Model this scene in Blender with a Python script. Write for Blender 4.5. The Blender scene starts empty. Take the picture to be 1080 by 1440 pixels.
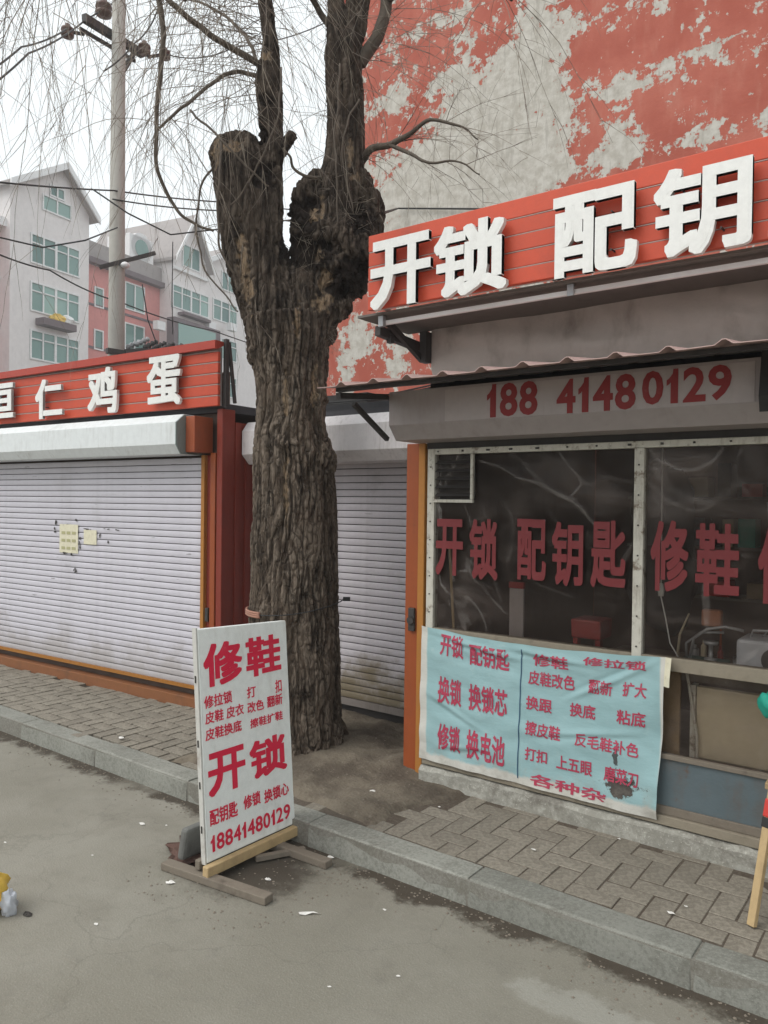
import bpy, bmesh, math, random
import numpy as np
from mathutils import Vector, noise, Matrix
random.seed(7)
rnd = random.random
def U(a, b): return a + (b - a) * rnd()
SC = bpy.context.scene
COL = SC.collection

# ---------------------------------------------------------------- camera
F_PX, CAM_H, ROLL, PITCH = 1082.0, 1.65, .012, .012
AZ = math.pi - math.atan2(1440, 1082)
fwd = Vector((math.cos(AZ) * math.cos(PITCH), math.sin(AZ) * math.cos(PITCH), -math.sin(PITCH)))
rgt = Vector((math.sin(AZ), -math.cos(AZ), 0)); upv = rgt.cross(fwd)
R2 = rgt * math.cos(ROLL) + upv * math.sin(ROLL)
U2 = -rgt * math.sin(ROLL) + upv * math.cos(ROLL)
CP = Vector((0, 0, CAM_H))
cam = bpy.data.cameras.new('camera'); camo = bpy.data.objects.new('camera', cam); COL.objects.link(camo)
cam.sensor_fit = 'VERTICAL'; cam.sensor_height = 36.0; cam.sensor_width = 27.0
cam.lens = F_PX / 1440 * 36.0; cam.clip_start = .05; cam.clip_end = 2000
m4 = Matrix.Identity(4)
for i in range(3):
    m4[i][0] = R2[i]; m4[i][1] = U2[i]; m4[i][2] = -fwd[i]; m4[i][3] = CP[i]
camo.matrix_world = m4
SC.camera = camo

# ---------------------------------------------------------------- light: overcast day
SUN_EL, SUN_AZ = math.radians(50), math.radians(238)      # azimuth counted from +X towards +Y
w = bpy.data.worlds.new('World'); SC.world = w; w.use_nodes = True
nt = w.node_tree; nt.nodes.clear()
sky = nt.nodes.new('ShaderNodeTexSky'); sky.sky_type = 'NISHITA'; sky.sun_disc = False
sky.sun_elevation = SUN_EL; sky.sun_rotation = math.radians(90) - SUN_AZ
sky.air_density = 1.2; sky.dust_density = 4.0
hsv = nt.nodes.new('ShaderNodeHueSaturation'); hsv.inputs['Saturation'].default_value = .25
cloud = nt.nodes.new('ShaderNodeMix'); cloud.data_type = 'RGBA'; cloud.inputs[0].default_value = .75
cloud.inputs[7].default_value = (10.2, 10.8, 11.0, 1)
bg = nt.nodes.new('ShaderNodeBackground'); bg.inputs['Strength'].default_value = .1
wo = nt.nodes.new('ShaderNodeOutputWorld')
nt.links.new(sky.outputs[0], hsv.inputs['Color']); nt.links.new(hsv.outputs[0], cloud.inputs[6])
nt.links.new(cloud.outputs[2], bg.inputs['Color']); nt.links.new(bg.outputs[0], wo.inputs['Surface'])
sl = bpy.data.lights.new('sun', 'SUN'); sl.energy = 1.4; sl.angle = math.radians(40); sl.color = (1, .97, .93)
so = bpy.data.objects.new('sun', sl); COL.objects.link(so)
sd = Vector((math.cos(SUN_AZ) * math.cos(SUN_EL), math.sin(SUN_AZ) * math.cos(SUN_EL), math.sin(SUN_EL)))
so.rotation_euler = sd.to_track_quat('Z', 'Y').to_euler(); so.location = (0, -4, 9)
SC.view_settings.view_transform = 'Standard'; SC.view_settings.look = 'None'
SC.view_settings.exposure = 0.38; SC.view_settings.gamma = 1; SC.view_settings.use_curve_mapping = False
SC.render.engine = 'CYCLES'
SC.cycles.use_denoising = True
SC.cycles.max_bounces = 8; SC.cycles.transparent_max_bounces = 12

# ---------------------------------------------------------------- survey: points of the photograph on known planes
def ray(u, v): return fwd * F_PX + R2 * (u - 540) + U2 * (720 - v)
def on(u, v, x=None, y=None, z=None, d=None):
    q = ray(u, v)
    if x is not None: t = x / q.x
    elif y is not None: t = y / q.y
    elif z is not None: t = (z - CAM_H) / q.z
    else: t = d / F_PX
    return CP + q * t
def proj(p):
    p = p - CP; k = p.dot(fwd)
    return 540 + F_PX * p.dot(R2) / k, 720 - F_PX * p.dot(U2) / k
class Plane:
    def __init__(s, o, ax, up, n): s.o, s.ax, s.up, s.n = Vector(o), Vector(ax).normalized(), Vector(up).normalized(), Vector(n).normalized()
    def px(s, u, v):
        q = ray(u, v); t = (s.o - CP).dot(s.n) / q.dot(s.n); p = CP + q * t - s.o
        return p.dot(s.ax), p.dot(s.up)
    def pt(s, a, b, d=0): return s.o + s.ax * a + s.up * b + s.n * d
    def box(s, u0, v0, u1, v1, k=1.0):
        um, vm = (u0 + u1) / 2, (v0 + v1) / 2
        a, b = s.px(um, vm)
        p0 = proj(s.pt(a - .1, b)); p1 = proj(s.pt(a + .1, b))
        sl_ = abs((p1[1] - p0[1]) / (p1[0] - p0[0])); dv = k * .5 * sl_ * (u1 - u0)
        dv = min(dv, (v1 - v0) * .42)
        return s.px(u0, vm)[0], s.px(um, v1 - dv)[1], s.px(u1, vm)[0], s.px(um, v0 + dv)[1]

# ---------------------------------------------------------------- node helpers
class S:
    def __init__(s, t, k): s.t, s.k = t, k
    def m(s, op, *o, clamp=False):
        n = s.t.nodes.new('ShaderNodeMath'); n.operation = op; n.use_clamp = clamp
        for i, x in enumerate((s,) + o):
            if isinstance(x, S): s.t.links.new(x.k, n.inputs[i])
            else: n.inputs[i].default_value = x
        return S(s.t, n.outputs[0])
    def __add__(s, o): return s.m('ADD', o)
    def __sub__(s, o): return s.m('SUBTRACT', o)
    def __mul__(s, o): return s.m('MULTIPLY', o)
    def __truediv__(s, o): return s.m('DIVIDE', o)
    def step(s, a, b):
        n = s.t.nodes.new('ShaderNodeMapRange'); n.interpolation_type = 'SMOOTHSTEP'
        s.t.links.new(s.k, n.inputs[0]); n.inputs[1].default_value = a; n.inputs[2].default_value = b
        return S(s.t, n.outputs[0])
class MT:
    def __init__(s, name):
        s.m = bpy.data.materials.new(name); s.m.use_nodes = True; s.t = s.m.node_tree
        s.p = s.t.nodes['Principled BSDF']; s.out = s.t.nodes['Material Output']
        s.tc = s.t.nodes.new('ShaderNodeTexCoord')
        s.co = s.tc.outputs['Object']
        sp = s.t.nodes.new('ShaderNodeSeparateXYZ'); s.t.links.new(s.co, sp.inputs[0])
        s.x, s.y, s.z = (S(s.t, sp.outputs[i]) for i in range(3))
    def _map(s, scale, off=(0, 0, 0), rot=(0, 0, 0), src=None):
        n = s.t.nodes.new('ShaderNodeMapping'); s.t.links.new(src or s.co, n.inputs[0])
        n.inputs['Scale'].default_value = scale; n.inputs['Location'].default_value = off; n.inputs['Rotation'].default_value = rot
        return n.outputs[0]
    def noise(s, sc=5, det=4, rough=.55, stretch=(1, 1, 1), off=(0, 0, 0), dist=0, rot=(0, 0, 0)):
        n = s.t.nodes.new('ShaderNodeTexNoise'); s.t.links.new(s._map(stretch, off, rot), n.inputs['Vector'])
        n.inputs['Scale'].default_value = sc; n.inputs['Detail'].default_value = det; n.inputs['Roughness'].default_value = rough
        n.inputs['Distortion'].default_value = dist
        return S(s.t, n.outputs['Fac'])
    def voro(s, sc=5, feature='F1', stretch=(1, 1, 1), out='Distance', rnd_=1.0):
        n = s.t.nodes.new('ShaderNodeTexVoronoi'); n.feature = feature; s.t.links.new(s._map(stretch), n.inputs['Vector'])
        n.inputs['Scale'].default_value = sc; n.inputs['Randomness'].default_value = rnd_
        return S(s.t, n.outputs[out])
    def col(s, c):
        n = s.t.nodes.new('ShaderNodeRGB'); n.outputs[0].default_value = (*c, 1); return S(s.t, n.outputs[0])
    def mix(s, f, a, b):
        n = s.t.nodes.new('ShaderNodeMix'); n.data_type = 'RGBA'
        for i, x in ((0, f), (6, a), (7, b)):
            if isinstance(x, S): s.t.links.new(x.k, n.inputs[i])
            elif i == 0: n.inputs[0].default_value = x
            else: n.inputs[i].default_value = (*x, 1)
        return S(s.t, n.outputs[2])
    def rand(s):
        n = s.t.nodes.new('ShaderNodeObjectInfo'); return S(s.t, n.outputs['Random'])
    def geo(s, k):
        n = s.t.nodes.new('ShaderNodeNewGeometry'); return S(s.t, n.outputs[k])
    def attr(s, k):
        n = s.t.nodes.new('ShaderNodeAttribute'); n.attribute_name = k; return S(s.t, n.outputs['Fac'])
    def setc(s, c):
        if isinstance(c, S): s.t.links.new(c.k, s.p.inputs['Base Color'])
        else: s.p.inputs['Base Color'].default_value = (*c, 1)
        return s
    def setr(s, r):
        if isinstance(r, S): s.t.links.new(r.k, s.p.inputs['Roughness'])
        else: s.p.inputs['Roughness'].default_value = r
        return s
    def bump(s, h, st=.3, dist=.01):
        n = s.t.nodes.new('ShaderNodeBump'); n.inputs['Strength'].default_value = st; n.inputs['Distance'].default_value = dist
        s.t.links.new(h.k, n.inputs['Height']); s.t.links.new(n.outputs[0], s.p.inputs['Normal']); return n
def weathered(name, c, dirt=(.12, .1, .08), amt=.5, rough=.6, spec=.35, streak=6, sc=3, metal=0, bump=.15, jitter=0.0, rust=None, grime=0):
    m = MT(name)
    a = m.noise(sc, 6, .65); b = m.noise(sc * 7, 3, .6); st = m.noise(sc * 2.2, 5, .6, stretch=(streak, streak, .6))
    f = (a * .5 + st * .5).step(.48, .78) * amt
    base = m.mix(b, tuple(x * .88 for x in c), tuple(min(1, x * 1.1) for x in c))
    if jitter: base = m.mix(m.rand() * jitter, base, tuple(x * .45 for x in c))
    cc = m.mix(f, base, dirt)
    if rust:
        rf = m.noise(sc * 1.7, 8, .7, off=(3, 1, 2)).step(.62 - .1 * rust[1], .68)
        cc = m.mix(rf * rust[1], cc, rust[0])
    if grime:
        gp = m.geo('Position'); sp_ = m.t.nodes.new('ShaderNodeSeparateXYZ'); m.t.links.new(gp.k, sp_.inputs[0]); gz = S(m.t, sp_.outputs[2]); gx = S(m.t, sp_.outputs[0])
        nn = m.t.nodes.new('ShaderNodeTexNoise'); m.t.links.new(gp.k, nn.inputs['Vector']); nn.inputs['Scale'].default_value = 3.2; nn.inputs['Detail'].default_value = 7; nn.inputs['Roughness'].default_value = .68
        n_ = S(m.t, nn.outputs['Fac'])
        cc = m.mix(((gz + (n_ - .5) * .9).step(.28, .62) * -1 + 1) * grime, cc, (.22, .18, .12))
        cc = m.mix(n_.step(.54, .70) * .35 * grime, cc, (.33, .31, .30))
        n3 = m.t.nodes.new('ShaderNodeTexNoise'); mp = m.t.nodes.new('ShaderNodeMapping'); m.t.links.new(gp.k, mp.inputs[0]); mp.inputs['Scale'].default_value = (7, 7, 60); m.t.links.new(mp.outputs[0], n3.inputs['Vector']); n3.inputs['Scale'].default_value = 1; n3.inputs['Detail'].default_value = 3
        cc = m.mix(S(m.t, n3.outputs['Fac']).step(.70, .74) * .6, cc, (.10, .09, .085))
    m.setc(cc); m.setr(b * .25 + (rough - .12)); m.p.inputs['Metallic'].default_value = metal
    m.p.inputs['Specular IOR Level'].default_value = spec
    if bump: m.bump(a * .6 + m.noise(sc * 25, 2, .5) * .4, bump, .01)
    return m.m

# ---------------------------------------------------------------- mesh helpers
def tag(o, label=None, cat=None, group=None, kind=None):
    for k, x in (('label', label), ('category', cat), ('group', group), ('kind', kind)):
        if x: o[k] = x
    return o
def root_of(o):
    while o.parent: o = o.parent
    return o
class MB:
    def __init__(s): s.v, s.f = [], []
    def add(s, vs, fs):
        n = len(s.v); s.v += [tuple(p) for p in vs]; s.f += [tuple(i + n for i in f) for f in fs]; return s
    def box(s, x0, y0, z0, x1, y1, z1, fn=None):
        p = [(x, y, z) for z in (z0, z1) for y in (y0, y1) for x in (x0, x1)]
        if fn: p = [fn(*q) for q in p]
        return s.add(p, [(0, 2, 3, 1), (4, 5, 7, 6), (0, 1, 5, 4), (2, 6, 7, 3), (0, 4, 6, 2), (1, 3, 7, 5)])
    def bar(s, a, b, w, h=None, up=(0, 0, 1)):
        a, b = Vector(a), Vector(b); h = h or w; d = (b - a).normalized(); upw = Vector(up)
        if abs(d.dot(upw)) > .98: upw = Vector((0, 1, 0))
        sx = d.cross(upw).normalized() * w / 2; sy = sx.cross(d).normalized() * h / 2
        p = [q + i * sx + j * sy for q in (a, b) for i, j in ((-1, -1), (1, -1), (1, 1), (-1, 1))]
        return s.add(p, [(3, 2, 1, 0), (4, 5, 6, 7), (0, 1, 5, 4), (1, 2, 6, 5), (2, 3, 7, 6), (3, 0, 4, 7)])
    def tube(s, pts, r, n=8, cap=True):
        pts = [Vector(p) for p in pts]; k = len(pts)
        rr = r if isinstance(r, (list, tuple)) else [r] * k
        ref = Vector((.3, .2, 1)).normalized() if abs((pts[-1] - pts[0]).normalized().z) < .9 else Vector((1, .1, 0)).normalized()
        vs, base = [], None
        for i, p in enumerate(pts):
            d = (pts[min(i + 1, k - 1)] - pts[max(i - 1, 0)])
            if d.length < 1e-9: d = Vector((0, 0, 1))
            d.normalize()
            ref = (ref - d * ref.dot(d))
            if ref.length < 1e-4: ref = d.orthogonal()
            ref.normalize(); b = d.cross(ref)
            for j in range(n):
                t = 2 * math.pi * j / n
                vs.append(p + (ref * math.cos(t) + b * math.sin(t)) * rr[i])
        fs = [(i * n + j, i * n + (j + 1) % n, (i + 1) * n + (j + 1) % n, (i + 1) * n + j) for i in range(k - 1) for j in range(n)]
        if cap: fs += [tuple(range(n - 1, -1, -1)), tuple((k - 1) * n + j for j in range(n))]
        return s.add(vs, fs)
    def prism(s, prof, x0, x1, fn=None):      # profile in (y, z) swept along x
        n = len(prof); p = [(x, y, z) for x in (x0, x1) for y, z in prof]
        if fn: p = [fn(*q) for q in p]
        return s.add(p, [tuple(range(n)), tuple(range(2 * n - 1, n - 1, -1))] + [(i, i + n, (i + 1) % n + n, (i + 1) % n) for i in range(n)])
    def lathe(s, prof, c, n=20, ax='z'):      # prof [(r, h)]
        vs = []
        for r, h in prof:
            for j in range(n):
                t = 2 * math.pi * j / n; q = (r * math.cos(t), r * math.sin(t), h)
                if ax == 'y': q = (q[0], q[2], q[1])
                if ax == 'x': q = (q[2], q[0], q[1])
                vs.append((c[0] + q[0], c[1] + q[1], c[2] + q[2]))
        k = len(prof)
        fs = [(i * n + j, i * n + (j + 1) % n, (i + 1) * n + (j + 1) % n, (i + 1) * n + j) for i in range(k - 1) for j in range(n)]
        fs += [tuple(range(n - 1, -1, -1)), tuple((k - 1) * n + j for j in range(n))]
        return s.add(vs, fs)
    def blob(s, c, r, seed=0, amp=.25, seg=14, rings=9, sc=1.5):
        c = Vector(c); r = Vector(r) if not isinstance(r, (int, float)) else Vector((r, r, r)); vs = []
        for i in range(rings + 1):
            ph = math.pi * i / rings
            for j in range(seg):
                t = 2 * math.pi * j / seg
                d = Vector((math.sin(ph) * math.cos(t), math.sin(ph) * math.sin(t), math.cos(ph)))
                k = 1 + amp * noise.noise(d * sc + Vector((seed * 3.1, seed, 0)))
                vs.append(c + Vector((d.x * r.x, d.y * r.y, d.z * r.z)) * k)
        fs = [(i * seg + j, (i + 1) * seg + j, (i + 1) * seg + (j + 1) % seg, i * seg + (j + 1) % seg) for i in range(rings) for j in range(seg)]
        return s.add(vs, fs)
    def build(s, name, mt, parent=None, smooth=False, bevel=0, label=None):
        if parent is not None: org = Vector(root_of(parent).location)
        else:
            a = np.array(s.v); lo, hi = a.min(0), a.max(0); org = Vector(((lo[0] + hi[0]) / 2, (lo[1] + hi[1]) / 2, lo[2]))
        me = bpy.data.meshes.new(name); me.from_pydata([(p[0] - org.x, p[1] - org.y, p[2] - org.z) for p in s.v], [], s.f)
        me.materials.append(mt); me.update()
        bm = bmesh.new(); bm.from_mesh(me); bmesh.ops.recalc_face_normals(bm, faces=bm.faces); bm.to_mesh(me); bm.free()
        if smooth: me.polygons.foreach_set('use_smooth', [True] * len(me.polygons))
        o = bpy.data.objects.new(name, me); COL.objects.link(o)
        if parent is not None: o.parent = parent
        else: o.location = org
        if bevel:
            b = o.modifiers.new('bevel', 'BEVEL'); b.width = bevel; b.segments = 2; b.limit_method = 'ANGLE'; b.angle_limit = .7
        if label: o['label'] = label
        return o
def thing(name, loc, label, cat, group=None, kind=None):
    o = bpy.data.objects.new(name, None); COL.objects.link(o); o.location = loc; o.empty_display_size = .1
    return tag(o, label, cat, group, kind)
def dup(o, parent, loc=None, rot=None, scale=None):
    c = o.copy(); COL.objects.link(c); c.parent = parent
    if loc is not None: c.location = loc
    if rot is not None: c.rotation_euler = rot
    if scale is not None: c.scale = scale
    return c
_gc = {}
def glyphs(body, bold, space=1.0):
    key = (body, bold, space)
    if key in _gc: return _gc[key]
    c = bpy.data.curves.new('text', 'FONT'); c.body = body; c.extrude = .05; c.bevel_depth = bold; c.bevel_resolution = 0
    c.resolution_u = 3; c.space_character = space
    o = bpy.data.objects.new('text', c); COL.objects.link(o)
    dg = bpy.context.evaluated_depsgraph_get(); me = bpy.data.meshes.new_from_object(o.evaluated_get(dg))
    bpy.data.objects.remove(o)
    v = np.array([q.co[:] for q in me.vertices]); f = [tuple(p.vertices) for p in me.polygons]
    lo, hi = v.min(0), v.max(0)
    z = v[:, 2]; zz = np.where(z > .0501, 1.02, np.where(z > .0, 1.0, 0.0))
    n = np.stack([(v[:, 0] - lo[0]) / (hi[0] - lo[0]), (v[:, 1] - lo[1]) / (hi[1] - lo[1]), zz], 1)
    _gc[key] = (n, f); bpy.data.meshes.remove(me)
    return _gc[key]
ONE = [(.30, 0), (.72, 0), (.72, 1), (.44, 1), (.40, .86), (.22, .74), (.06, .68), (.06, .52), (.20, .56), (.30, .62)]
def block(body, bold):
    '''square-cornered heavy strokes: the thin outline thickened by shifted copies a hair apart in depth'''
    key = (body, bold, 'block')
    if key in _gc: return _gc[key]
    c = bpy.data.curves.new('text', 'FONT'); c.body = body; c.extrude = .05; c.resolution_u = 3
    o = bpy.data.objects.new('text', c); COL.objects.link(o)
    dg = bpy.context.evaluated_depsgraph_get(); me = bpy.data.meshes.new_from_object(o.evaluated_get(dg)); bpy.data.objects.remove(o)
    v = np.array([q.co[:] for q in me.vertices]); f = [tuple(p.vertices) for p in me.polygons]; V, Fs = [], []
    for k, (dx, dy) in enumerate([(0, 0)] + [(a / 3, b / 3) for a in range(-3, 4) for b in range(-3, 4) if max(abs(a), abs(b)) == 3]):
        q = v.copy(); q[:, 0] += dx * bold; q[:, 1] += dy * bold; q[:, 2] = np.where(v[:, 2] > 0, 1 - .0015 * k, .0015 * k)
        Fs += [tuple(i + len(v) * k for i in t) for t in f]; V.append(q)
    v = np.concatenate(V); lo, hi = v.min(0), v.max(0); v[:, :2] = (v[:, :2] - lo[:2]) / (hi[:2] - lo[:2])
    bpy.data.meshes.remove(me); _gc[key] = (v, Fs); return _gc[key]
def digit_string(body, bold):
    '''digits laid out one by one; the figure one gets its flag'''
    V, Fs, x = [], [], 0.0
    for ch in body:
        w_ = .62 if ch == '1' else .86
        if ch == '1':
            v = np.array([(a * .62 + .0, b, z) for z in (0, 1) for a, b in ONE]); n = len(ONE)
            f = [tuple(range(n, 2 * n)), tuple(range(n - 1, -1, -1))] + [(i, (i + 1) % n, n + (i + 1) % n, n + i) for i in range(n)]
        else:
            v, f = glyphs(ch, bold); v = v.copy(); v[:, 0] *= .78
        q = v.copy(); q[:, 0] += x; Fs += [tuple(i + sum(len(t) for t in V) for i in t) for t in f]; V.append(q); x += w_
    v = np.concatenate(V); v[:, 0] = (v[:, 0] - v[:, 0].min()) / (v[:, 0].max() - v[:, 0].min()); return v, Fs
def lettering(name, body, box, fn, depth, mt, parent, bold=.02, space=1.0, label=None):
    if body.isdigit(): v, f = digit_string(body, bold)
    elif bold >= .03: v, f = block(body, bold * .8)
    else: v, f = glyphs(body, bold, space)
    a0, b0, a1, b1 = box
    mb = MB(); mb.add([fn(a0 + (a1 - a0) * p[0], b0 + (b1 - b0) * p[1], depth * p[2]) for p in v], f)
    return mb.build(name, mt, parent, label=label)

# ---------------------------------------------------------------- materials
def m_road():
    m = MT('worn_asphalt')
    a = m.noise(.7, 6, .6); b = m.noise(9, 5, .7); g = m.noise(160, 2, .6); v = m.voro(120)
    c = m.mix(a.step(.35, .7), (.205, .192, .155), (.275, .26, .22))
    c = m.mix(b.step(.5, .75) * .35, c, (.15, .14, .12))
    c = m.mix(g.step(.55, .75) * .3, c, (.38, .37, .34))
    c = m.mix(v.step(.0, .22).m('SUBTRACT', 1).m('MULTIPLY', -1) * .25, c, (.10, .095, .085))
    wv = m.voro(.75, 'DISTANCE_TO_EDGE', stretch=(1, 1, 1))
    nd = wv.k.node; wn = m.t.nodes.new('ShaderNodeTexNoise'); wn.inputs['Scale'].default_value = 3; wn.inputs['Detail'].default_value = 6; m.t.links.new(m.co, wn.inputs['Vector'])
    vm = m.t.nodes.new('ShaderNodeVectorMath'); vm.operation = 'MULTIPLY_ADD'; m.t.links.new(wn.outputs['Color'], vm.inputs[0]); vm.inputs[1].default_value = (.5, .5, .5); m.t.links.new(m.co, vm.inputs[2]); m.t.links.new(vm.outputs[0], nd.inputs['Vector'])
    crk = (wv.step(.0, .006) * -1 + 1) * m.noise(.9, 3, .6, off=(6, 6, 0)).step(.48, .56)
    c = m.mix(crk * .20, c, (.08, .075, .06))
    v2 = m.voro(260); c = m.mix((v2.step(.1, .3) * -1 + 1) * .45, c, m.mix(m.noise(90, 1, .5).step(.45, .55), (.09, .085, .07), (.42, .40, .36)))
    c = m.mix(m.noise(2.3, 7, .7, off=(8, 1, 0), dist=.6).step(.52, .66) * .3, c, (.17, .155, .125))
    # brown silt washed along the gutter, edge broken by noise
    gy = (m.y + (m.noise(2.6, 6, .7, off=(4, 2, 0)) - .5) * .55).step(-.135, -.055)
    pat = m.noise(1.3, 4, .6, off=(1, 7, 0)).step(.30, .46)
    c = m.mix(gy * pat * .92, c, m.mix(m.noise(40, 4, .7), (.028, .021, .015), (.075, .058, .042)))
    # damp, dirty ring around the board's feet
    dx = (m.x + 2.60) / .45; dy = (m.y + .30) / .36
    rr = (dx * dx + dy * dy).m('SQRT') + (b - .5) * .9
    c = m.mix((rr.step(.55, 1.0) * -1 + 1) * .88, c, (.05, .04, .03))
    dx = (m.x + .95) / .3; dy = (m.y + .33) / .1
    rr = (dx * dx + dy * dy).m('SQRT') + (b - .5) * 2
    c = m.mix((rr.step(.5, 1.1) * -1 + 1) * .28, c, (.45, .45, .41))
    m.setc(c); m.setr(.88); m.p.inputs['Specular IOR Level'].default_value = .25
    m.bump(g * .7 + v * .5 + b * .25, .35, .005)
    return m.m
def m_soil():
    m = MT('trodden_soil'); a = m.noise(3, 6, .65); b = m.noise(30, 5, .7); v = m.voro(55)
    c = m.mix(a.step(.4, .65), (.085, .066, .048), (.17, .142, .105))
    c = m.mix(b.step(.58, .7) * .5, c, (.25, .22, .17)); c = m.mix(v.step(0, .25) * -.35 + .35, c, (.05, .04, .03))
    m.setc(c); m.setr(.95); m.bump(b + v * .5 + a, .6, .012); return m.m
def m_stone(name, c1, c2, sc=60, bump=.3, wear=.3):
    m = MT(name); a = m.noise(2.5, 6, .6); g = m.noise(sc, 3, .7); g2 = m.noise(sc * 3, 2, .5)
    c = m.mix((a * .4 + g * .6).step(.4, .62), c1, c2)
    c = m.mix(m.rand() * .35, c, tuple(x * .6 for x in c1))
    c = m.mix(m.noise(5, 6, .7, off=(5, 5, 5)).step(.52, .7) * wear, c, (.09, .075, .06))
    c = m.mix(g2.step(.62, .7) * .3, c, tuple(min(1, x * 1.6) for x in c2))
    m.setc(c); m.setr(.85); m.p.inputs['Specular IOR Level'].default_value = .25; m.bump(g + a * .5 + g2 * .5, bump, .006); return m.m
def m_bark():
    m = MT('willow_bark')
    big = m.noise(4, 5, .6); n = m.noise(18, 6, .7, stretch=(1, 1, .22)); f = m.noise(60, 4, .65, stretch=(1, 1, .35))
    v = m.voro(34, 'DISTANCE_TO_EDGE', stretch=(1, 1, .22))
    c = m.mix(n.step(.35, .68), (.022, .016, .012), (.125, .094, .07))
    c = m.mix(f.step(.5, .72) * .5, c, (.19, .155, .12))
    c = m.mix(big.step(.5, .7) * .45, c, (.055, .036, .026))
    c = m.mix(m.attr('ridge') * f.step(.25, .6) * .7, c, (.235, .19, .15))
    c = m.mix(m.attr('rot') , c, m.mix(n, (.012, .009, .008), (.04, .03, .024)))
    c = m.mix(m.attr('wood') * f.step(.3, .6), c, m.mix(n, (.17, .11, .065), (.40, .30, .20)))
    m.setc(c); m.setr(.92); m.p.inputs['Specular IOR Level'].default_value = .15
    m.bump(n * .8 + f * .7 + v.step(0, .12) * .7, .8, .012); return m.m
def m_twig():
    m = MT('twig_bark'); n = m.noise(30, 3, .6)
    m.setc(m.mix(n, (.055, .042, .033), (.15, .12, .09))); m.setr(.85); return m.m
def m_twig2():
    m = MT('fine_twig_bark'); n = m.noise(8, 3, .6)
    m.setc(m.mix(n.step(.3, .7), (.10, .075, .06), (.30, .255, .20))); m.setr(.8); return m.m
def m_peel():
    """red limewash peeling off pale render: the paint is gone in ragged islands"""
    m = MT('peeling_red_wall')
    X, Z = m.x, m.z     # object origin set at the wall's left end, local metres
    blobs = [  # cx, cz, rx, rz, strength
        (.9, 5.7, .8, .55, .75), (2.0, 5.9, 1.1, .85, .85), (3.0, 6.4, .62, 1.1, .85), (3.25, 7.7, .3, .6, .6), (2.5, 7.0, .7, .35, .55), (1.9, 7.55, .3, .3, .45), (1.0, 7.45, .25, .2, .5),
        (.35, 4.0, .35, .3, .6), (1.1, 3.7, .3, .3, .55), (.1, 3.4, .2, .4, .5), (4.3, 5.9, .28, .3, .38), (4.9, 5.75, .5, .09, .34), (5.0, 6.75, .6, .06, .42), (4.3, 6.55, .35, .07, .34), (5.4, 7.4, .3, .3, .2), (4.6, 5.45, .3, .3, .3)]
    fld = None
    for cx, cz, rx, rz, s_ in blobs:
        dx = (X - cx) / rx; dz = (Z - cz) / rz
        g = ((dx * dx + dz * dz) * -1).m('EXPONENT') * s_
        fld = g if fld is None else fld + g
    # building courses: paint goes first along horizontal joints and a vertical one
    for z0 in (4.35, 5.05, 5.78, 6.62, 7.5, 8.3):
        d = (Z - z0 + (m.noise(1.2, 2, .5) - .5) * .25).m('ABSOLUTE')
        fld = fld + (d.step(.02, .22) * -1 + 1) * .22
    fld = fld + ((X - 3.66).step(-.02, .02) * -1 + 1) * .13
    n1 = m.noise(1.3, 9, .62, dist=.3); n2 = m.noise(7.5, 9, .68, off=(3, 0, 1)); n3 = m.noise(1.6, 10, .7, stretch=(1.6, 1, .8), off=(9, 2, 4))
    def cells(sc, st):
        v = m.voro(sc, stretch=st, out='Color'); v_ = v.t.links[-1]; nd = v.k.node; nd.distance = 'CHEBYCHEV'
        s_ = m.t.nodes.new('ShaderNodeSeparateColor'); m.t.links.new(v.k, s_.inputs[0]); return S(m.t, s_.outputs[0])
    mid_ = m.noise(2.6, 9, .72, off=(2, 8, 5), dist=.5)
    fld = fld.m('MINIMUM', .86)
    h = fld * .27 + n1 * .34 + n2 * .50 + n3 * .28 + mid_ * .32 + cells(5, (1, 1, 1.5)) * .07 + cells(13, (1.3, 1, 1)) * .06 + cells(34, (1, 1, .7)) * .025
    paint = h.step(.892, .896)                       # 1 = bare render
    edge = (h - .894).m('ABSOLUTE').step(.0, .016) * -1 + 1
    red = m.mix(n1.step(.35, .7), (.385, .09, .058), (.49, .145, .10))
    red = m.mix(m.noise(3, 6, .6, stretch=(2, 1, .5), off=(1, 1, 1)).step(.5, .75) * .35, red, (.55, .27, .2))
    render = m.mix(n2.step(.35, .65), (.42, .39, .335), (.57, .545, .49))
    render = m.mix(m.noise(2.4, 8, .7, stretch=(4, 1, .5)).step(.52, .62) * .45, render, (.29, .265, .225))
    c = m.mix(paint, red, render)
    c = m.mix(edge * .45, c, (.6, .5, .43))
    m.setc(c); m.setr(.9); m.bump((paint * -1) * 1.2 + m.noise(30, 4, .6) * .3, .6, .02); return m.m
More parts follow.
